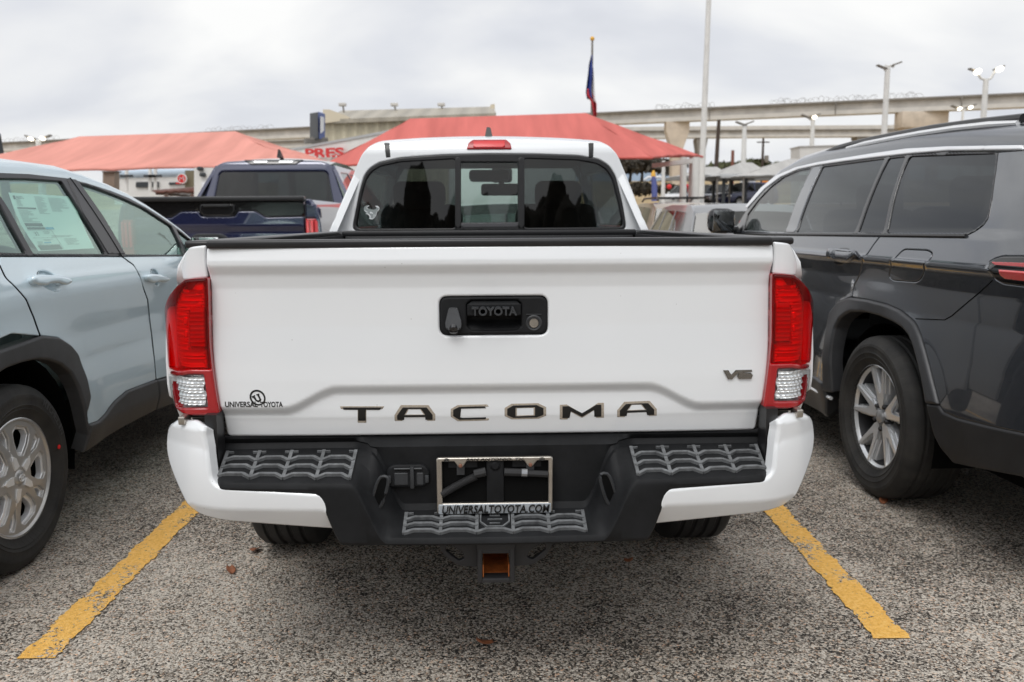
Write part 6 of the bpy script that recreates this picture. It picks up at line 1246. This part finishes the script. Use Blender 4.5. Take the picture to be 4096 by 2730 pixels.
# billboard
o = U(728, 320, 48); o[2] = 0; o = np.array(o); BB = thing('billboard', 'double-sided billboard seen edge-on beside the tan warehouse', 'billboard', tuple(o))
slab_on(BB, 'dark_board', [(712, 261), (731, 258), (731, 318), (712, 324)], [49, 47, 47, 49], M['dark_panel'], .4, o)
bp2 = slab_on(BB, 'printed_board', [(731, 257), (744, 261), (744, 318), (733, 318)], [47, 50, 50, 47], M['sign_blue'], .4, o); slab_on(bp2, 'print_patch', [(736, 268), (743, 270), (743, 300), (736, 306)], [46.9, 48.5, 48.5, 46.9], M['flag_white'], .2, o)
b = MB(); b.tube([U(728, 315, 48.5)-o, np.array([0, .3, 0])], .3, 10)
for y in (322, 327): b.tube([U(700, y, 47.5)-o, U(752, y-2, 48.5)-o], .10, 6)
b.build('support_frame', M['concrete_dark'], BB)
# ------------------------------------------------------------------ poles, lamps, flag
def lamp_post(label, px, ytop, dep, heads, r=.10, arm=True, lit=True, group='lamp posts around the lot'):
    p = U(px, ytop, dep); g_ = gzf(p[0], p[1]); t = thing('lamp_post', label, 'lamp post', (p[0], p[1], g_), 0, group); h = p[2]-g_
    b = MB(); b.tube([(0, 0, 0), (0, 0, h)], [r*1.5, r], 10); b.build('pole', M['white_pole'], t)
    for (hx, hy, on) in heads:
        q = U(hx, hy, dep)-np.array([p[0], p[1], g_]); b = MB(); sg = 1 if q[0] > 0 else -1
        b.tube([(0, 0, h-.05), (q[0]*.45, 0, h+.02), (q[0]*.8, 0, q[2]-.05), (q[0], 0, q[2]+.06)], r*.5, 6); a = b.build('arm', M['white_pole'], t)
        s_ = dep/60.
        b = MB(); b.box((q[0]+sg*.12*s_, 0, q[2]+.10*s_), (.75*s_, .35*s_, .10*s_), bev=.03*s_, ry=-sg*.35); b.build('lamp_head', M['concrete_dark'], a)
        if on: b = MB(); rL = .10+.0014*dep; b.lathe([(0, .04), (rL*.8, .03), (rL, 0), (rL*.8, -.03)], Matrix.Translation((q[0], -.2*s_-.06, q[2]-.02)) @ Matrix.Rotation(R_(-90), 4, 'Z') @ Matrix.Rotation(R_(50), 4, 'Y'), 16); b.build('lamp_lens', M['lamp'], a)
    return t
lamp_post('tall unlit lamp post with a flat double arm above the suv roof', 2040, 152, 30, [(2030, 158, 0), (2055, 151, 0)], .085)
lamp_post('lit lamp post with two raised heads, nearest the right edge', 2266, 182, 34, [(2241, 166, 1), (2291, 160, 1)], .10)
lamp_post('small lit twin lamp post under the overpass at far right', 2213, 253, 78, [(2201, 251, 1), (2226, 248, 1)], .10)
lamp_post('distant lamp post with one bright lamp below the overpass', 1868, 276, 72, [(1868.5, 270, 1), (1857, 272, 0)], .16)
lamp_post('unlit pale lamp post behind the grey canopies', 1711, 290, 62, [(1706, 288, 0), (1716, 287, 0)], .15)
lamp_post('lit twin lamp post above the salmon canopy at far left', 88, 324, 62, [(75, 320, 1), (102, 319, 1)], .18)
def pole(name, label, cat, px, y0, y1, dep, r, m, lean=0., nm='shaft', extra=None, group=None):
    p = U(px, y0, dep); g_ = gzf(p[0], p[1]) if y1 is None else U(px, y1, dep)[2]; t = thing(name, label, cat, (p[0]-lean, p[1], g_), 0, group)
    b = MB(); b.tube([(0, 0, 0), (lean, 0, p[2]-g_)], [r*1.15, r*.8], 12); b.build(nm, m, t); return t, p[2]-g_
t, h = pole('light_pole', 'tallest white steel pole, running out of the top of the picture', 'pole', 1631, -60, None, 44, .15, M['white_pole'], .18, 'shaft')
b = MB(); b.box((0, 0, .25), (.5, .5, .5), bev=.05); b.build('base', M['concrete_light'], t); b = MB(); b.box((0, -.2, 1.1), (.16, .06, .3), bev=.02); b.build('hand_hole', M['grey_roof'], t)
t, h = pole('utility_pole', 'dark wooden utility pole next to the tall white pole', 'utility pole', 1652, 276, None, 85, .22, M['wood'], .25)
t, h = pole('utility_pole', 'short reddish pole stub among the far trees', 'utility pole', 1684, 346, None, 90, .2, M['pole_red'])
t, h = pole('utility_pole', 'thin far utility pole with crossarms before the hills', 'utility pole', 1754, 318, None, 110, .17, M['wood'])
b = MB(); b.box((0, 0, h-.5), (1.6, .12, .14)); b.build('crossarm', M['wood'], t); b = MB(); b.box((.5, 0, h-2.6), (.5, .4, .9), bev=.1); b.build('transformer', M['concrete_dark'], t)
t, h = pole('street_pole', 'slim white pole with a red ball, right of the tube figure', 'pole', 1525, 370, None, 46, .11, M['white_pole'])
b = MB(); bmesh.ops.create_icosphere(b.bm, subdivisions=2, radius=.14, matrix=Matrix.Translation((.30, -.1, U(1537, 430, 46)[2]-t.location[2]))); b.build('red_ball', M['sign_red'], t)
t, h = pole('light_pole', 'dark pole cropped by the left edge above the canopy', 'pole', -8, 308, None, 40, .20, M['dark_panel'], -.35)
b = MB(); b.box((0, 0, .2), (.5, .5, .4), bev=.05); b.build('base', M['concrete'], t)
fp, fh = pole('flagpole', 'tall dark flagpole rising behind the coral canopy', 'flagpole', 1361, 93, None, 62, .09, M['concrete_dark'])
b = MB(); bmesh.ops.create_icosphere(b.bm, subdivisions=2, radius=.16, matrix=Matrix.Translation((0, 0, fh+.1))); b.build('finial', M['yellow'], fp)
fo = U(1361, 190, 62); FG = thing('flag', 'limp blue white and red flag hanging from the flagpole', 'flag', tuple(fo))
def flagpart(nm, m, L_, R_2, y0, y1, ph):
    ys = np.linspace(y0, y1, 14); G = []
    for y in ys:
        a, c = np.interp(y, *zip(*L_)), np.interp(y, *zip(*R_2)); r = []
        for u in np.linspace(0, 1, 9): p = U(a+(c-a)*u, y, 62)-fo; r.append((p[0], p[1]+.28*math.sin(u*7+ph)+.1*math.sin(y*.1), p[2]))
        G.append(r)
    o = grid(nm, np.array(G), m, FG); md = o.modifiers.new('thick', 'SOLIDIFY'); md.thickness = .012; return o
flagpart('blue_field', M['flag_blue'], [(128, 1358), (150, 1353), (185, 1349), (215, 1346), (230, 1349)], [(128, 1362), (160, 1362), (228, 1361)], 128, 228, 0)
flagpart('white_stripe', M['flag_white'], [(150, 1361.5), (200, 1361), (240, 1363)], [(150, 1363), (180, 1366), (225, 1369), (240, 1369)], 150, 236, 1.5)
flagpart('red_stripe', M['flag_red'], [(205, 1350), (220, 1348), (235, 1358), (268, 1364)], [(205, 1355), (222, 1363), (240, 1370), (268, 1371)], 205, 268, 3)
# ------------------------------------------------------------------ small far things
o = U(1503, 420, 52); g_ = gzf(0, 50); o = np.array([o[0], o[1], U(1503, 447, 52)[2]]); TMn = thing('tube_figure', 'blue inflatable tube figure with a yellow top and pale arms', 'inflatable', tuple(o))
hh_ = U(1503, 406, 52)[2]-o[2]; b = MB(); b.tube([(.05, 0, -.4), (.02, 0, hh_*.5), (-.05, 0, hh_)], [.19, .17, .14], 12); b.build('body', M['tube_blue'], TMn)
b = MB(); b.tube([(-.05, 0, hh_), (-.06, 0, hh_+.18), (-.03, 0, hh_+.36)], [.15, .13, .04], 12); b.build('head', M['yellow'], TMn)
for s in (-1, 1): b = MB(); b.tube([(-.05, 0, hh_*.93), (s*.35, 0, hh_*.97), (s*.62, 0, hh_*.80)], [.08, .07, .05], 8); b.build('arm', M['flag_white'], TMn)
o = U(1591, 446, 50); FF_ = thing('feather_banner', 'small red and white banner leaning behind the canopy posts', 'banner', tuple(o))
a_ = U(1588, 424, 50)-o; P = np.array([[(u*.42+(a_[0]-.1)*v, .06*math.sin(v*6), a_[2]*v) for u in (-.5, -.1, .5)] for v in np.linspace(0, 1, 8)]); f1 = grid('cloth', P, M['flag_red'], FF_); f1.modifiers.new('t', 'SOLIDIFY').thickness = .02
P2 = P[1:6, 1:].copy(); P2[..., 1] -= .03; grid('white_panel', P2*[.6, 1, 1], M['flag_white'], f1)
b = MB(); b.tube([(0, .05, -.6), (a_[0]-.3, .05, a_[2]+.2)], .02, 6); b.build('rod', M['grey_roof'], FF_)
for lab, (x0, x1, y0, y1), m in (('white and orange banner hung under the far carport', (1715, 1736, 418, 434), 'flag_white'), ('orange banner at the right end of the carport', (1751, 1770, 416, 423), 'orange')):
    a, c = U(x0, y1, 60), U(x1, y0, 60); t = thing('hanging_banner', lab, 'banner', tuple(a)); b = MB(); b.box(((c[0]-a[0])/2, 0, (c[2]-a[2])/2), (c[0]-a[0], .04, c[2]-a[2]), bev=.01); b.build('cloth', M[m], t)
    b = MB(); b.tube([(0, 0, c[2]-a[2]+.03), (c[0]-a[0], 0, c[2]-a[2]+.03)], .03, 6); b.build('rod', M['grey_roof'], t)
# ------------------------------------------------------------------ trees and hills
def tree(name, label, px, ytop, dep, wpx, m, n=900, leaf=.5, group=None, ybase=None, trunk=.18):
    p = U(px, ytop, dep); g_ = gzf(p[0], p[1]) if ybase is None else U(px, ybase, dep)[2]; h = p[2]-g_; w = wpx/1961*dep/2
    t = thing(name, label, 'tree', (p[0], p[1], g_), 0, group); b = MB(); rs = np.random.default_rng(int(px*7+dep))
    b.tube([(0, 0, -.5), (.05*h*rs.normal(), 0, h*.35), (.04*h*rs.normal(), 0, h*.75)], [trunk*1.6, trunk, trunk*.3], 7); cl = []
    for k in range(16):
        a = rs.uniform(0, 6.28); e = rs.uniform(.3, 1); rr = w*rs.uniform(.35, .95); z = h*(.45+.5*e*rs.uniform(.6, 1)); q = (math.cos(a)*rr*(1-.3*e), math.sin(a)*rr*(1-.3*e), min(z, h*.97)); cl.append(q)
        b.tube([(0, 0, h*rs.uniform(.2, .5)), (q[0]*.5, q[1]*.5, q[2]*.72), q], [trunk*.5, trunk*.3, .03], 5)
    b.build('trunk', M['bark'], t); cl = np.array(cl)
    c = cl[rs.integers(0, len(cl), n)]+rs.normal(0, 1, (n, 3))*[w*.26, w*.26, h*.11]; c[:, 2] = np.clip(c[:, 2], h*.12, h*1.02)
    V = []; F = []
    for q in c:
        u = rs.normal(0, 1, 3); u /= np.linalg.norm(u); v = np.cross(u, rs.normal(0, 1, 3)); v /= np.linalg.norm(v); s = leaf*rs.uniform(.5, 1.2); i = len(V); V += [q+u*s, q+v*s*.5, q-u*s, q-v*s*.5]; F.append((i, i+1, i+2, i+3))
    mesh_obj('crown', V, F, m, t, sharp=None); return t
for i, (px, y, w) in enumerate(((1415, 362, 60), (1447, 366, 46), (1475, 368, 44), (1502, 366, 50), (1528, 370, 40), (1552, 372, 44))):
    tree('bare_tree', ['bare winter tree nearest the pickup cab on the far field', 'dark bare tree second from the cab on the far field', 'low dark bare tree in the middle of the far grove', 'bare tree behind the blue tube figure', 'bare tree behind the slim white pole', 'bare tree between the canopy posts and the concrete pier'][i], px, y, 128+i*3, w, M['leaf_dark'], 1300, .55, 'bare trees on the far field', ybase=413)
for i, (px, y, w) in enumerate(((1668, 377, 70), (1640, 384, 50), (1730, 370, 58), (1760, 382, 70), (1800, 378, 50), (1840, 366, 26))):
    tree('oak_tree', ['olive green oak right of the dark utility pole', 'low olive oak behind the tall white pole', 'round olive oak above the middle grey canopy', 'wide olive oak below the thin utility pole', 'low olive oak at the foot of the hills', 'small dark oak touching the pale block building'][i], px, y, 112+i*4, w, M['leaf_olive'] if i < 5 else M['leaf_dark'], 1100, .5, 'oaks before the hills', ybase=412)
for i, (px, w) in enumerate(((1460, 26), (1486, 30), (1535, 34))):
    p = U(px, 428, 74); g_ = U(px, 441, 74)[2]; t = thing('shrub', ['dark dry shrub left of the tube figure', 'dark dry shrub at the foot of the tube figure', 'dark dry shrub under the red ball'][i], 'shrub', (p[0], p[1], g_), 0, 'dry shrubs at the lot edge')
    rs = np.random.default_rng(i); c = rs.normal(0, 1, (500, 3))*[w/1961*74*.3, .3, .16]+[0, 0, .25]; V = []; F = []
    for q in c: u = rs.normal(0, .11, 3); v = rs.normal(0, .09, 3); k = len(V); V += [q-u-v, q+u-v, q+u+v, q-u+v]; F.append((k, k+1, k+2, k+3))
    mesh_obj('foliage', V, F, M['shrub'], t, sharp=None)
    b = MB(); b.tube([(0, 0, -.3), (0, 0, .3)], .04, 6); b.build('stem', M['bark'], t)
xs_ = np.linspace(-900, 1900, 90); G = []
for k, (yy, f) in enumerate(((1300, 0), (1500, .7), (1700, 1.), (2000, .8))): G.append([(x, yy, 8+f*(82+26*math.sin(x*.0042+1.1)+10*math.sin(x*.013)+6*math.sin(x*.031))) for x in xs_])
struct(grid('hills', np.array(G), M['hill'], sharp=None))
# ------------------------------------------------------------------ what stands behind the viewer (mirrored in glass and paint)
from mathutils import noise as _nz
rs = np.random.default_rng(5); bt_ = bmesh.new()
for k in range(100):
    cx0, cy0, hh2, ww = -85+k*1.7+rs.uniform(-1, 1), rs.uniform(-42, -33), rs.uniform(7.2, 9.4), rs.uniform(2.4, 4.2)
    for j in range(4):
        g_ = bmesh.ops.create_icosphere(bt_, subdivisions=3, radius=1, matrix=Matrix.Translation((cx0+rs.normal(0, ww*.4), cy0+rs.normal(0, 1), hh2*(.3+.15*j))) @ Matrix.Diagonal((ww*(1-.17*j), ww*(1-.17*j), hh2*.25, 1)))
        for v in g_['verts']:
            n_ = _nz.noise(v.co*.8)*.55+_nz.noise(v.co*2.3)*.35+_nz.noise(v.co*6)*.2; v.co += Vector((n_*.6, n_*.4, n_*.9))
me_ = bpy.data.meshes.new('tree_belt'); bt_.to_mesh(me_); bt_.free(); me_.materials.append(M['leaf_dark']); tr_ = link(bpy.data.objects.new('tree_belt', me_)); tr_['kind'] = 'stuff'; tag(tr_, 'dark belt of trees mirrored in the rear window glass', 'trees')
# ------------------------------------------------------------------ fallen leaves
for i, (x, y, lab) in enumerate(((530, 1309, 'orange brown fallen leaf left of the hitch on the asphalt'), (1113, 1479, 'curled brown leaf on the asphalt nearest the viewer'), (587, 1262, 'reddish leaf scrap beside the left rear tyre'), (1445, 1290, 'tiny red leaf right of the hitch'), (2030, 1150, 'yellow leaf caught under the suv rear tyre'))):
    p = CAM+(lambda d: d*((.012-CAM[2])/d[2]))(ray(x*KD, y*KD)); s_ = (.016, .017, .020, .011, .018)[i]
    P = np.array([[(u*s_*(1-.5*v*v), v*s_*1.5, .006*(u*u)+.007*v*v*(1 if i % 2 else -.3)) for u in np.linspace(-1, 1, 5)] for v in np.linspace(-1, 1, 7)])
    q = grid('fallen_leaf', P, M['leaf']); q.location = tuple(p); q.rotation_euler = (.25, .15, i*1.3+.5); tag(q, lab, 'leaf', 'fallen leaves'); q.modifiers.new('thickness', 'SOLIDIFY').thickness = .0012
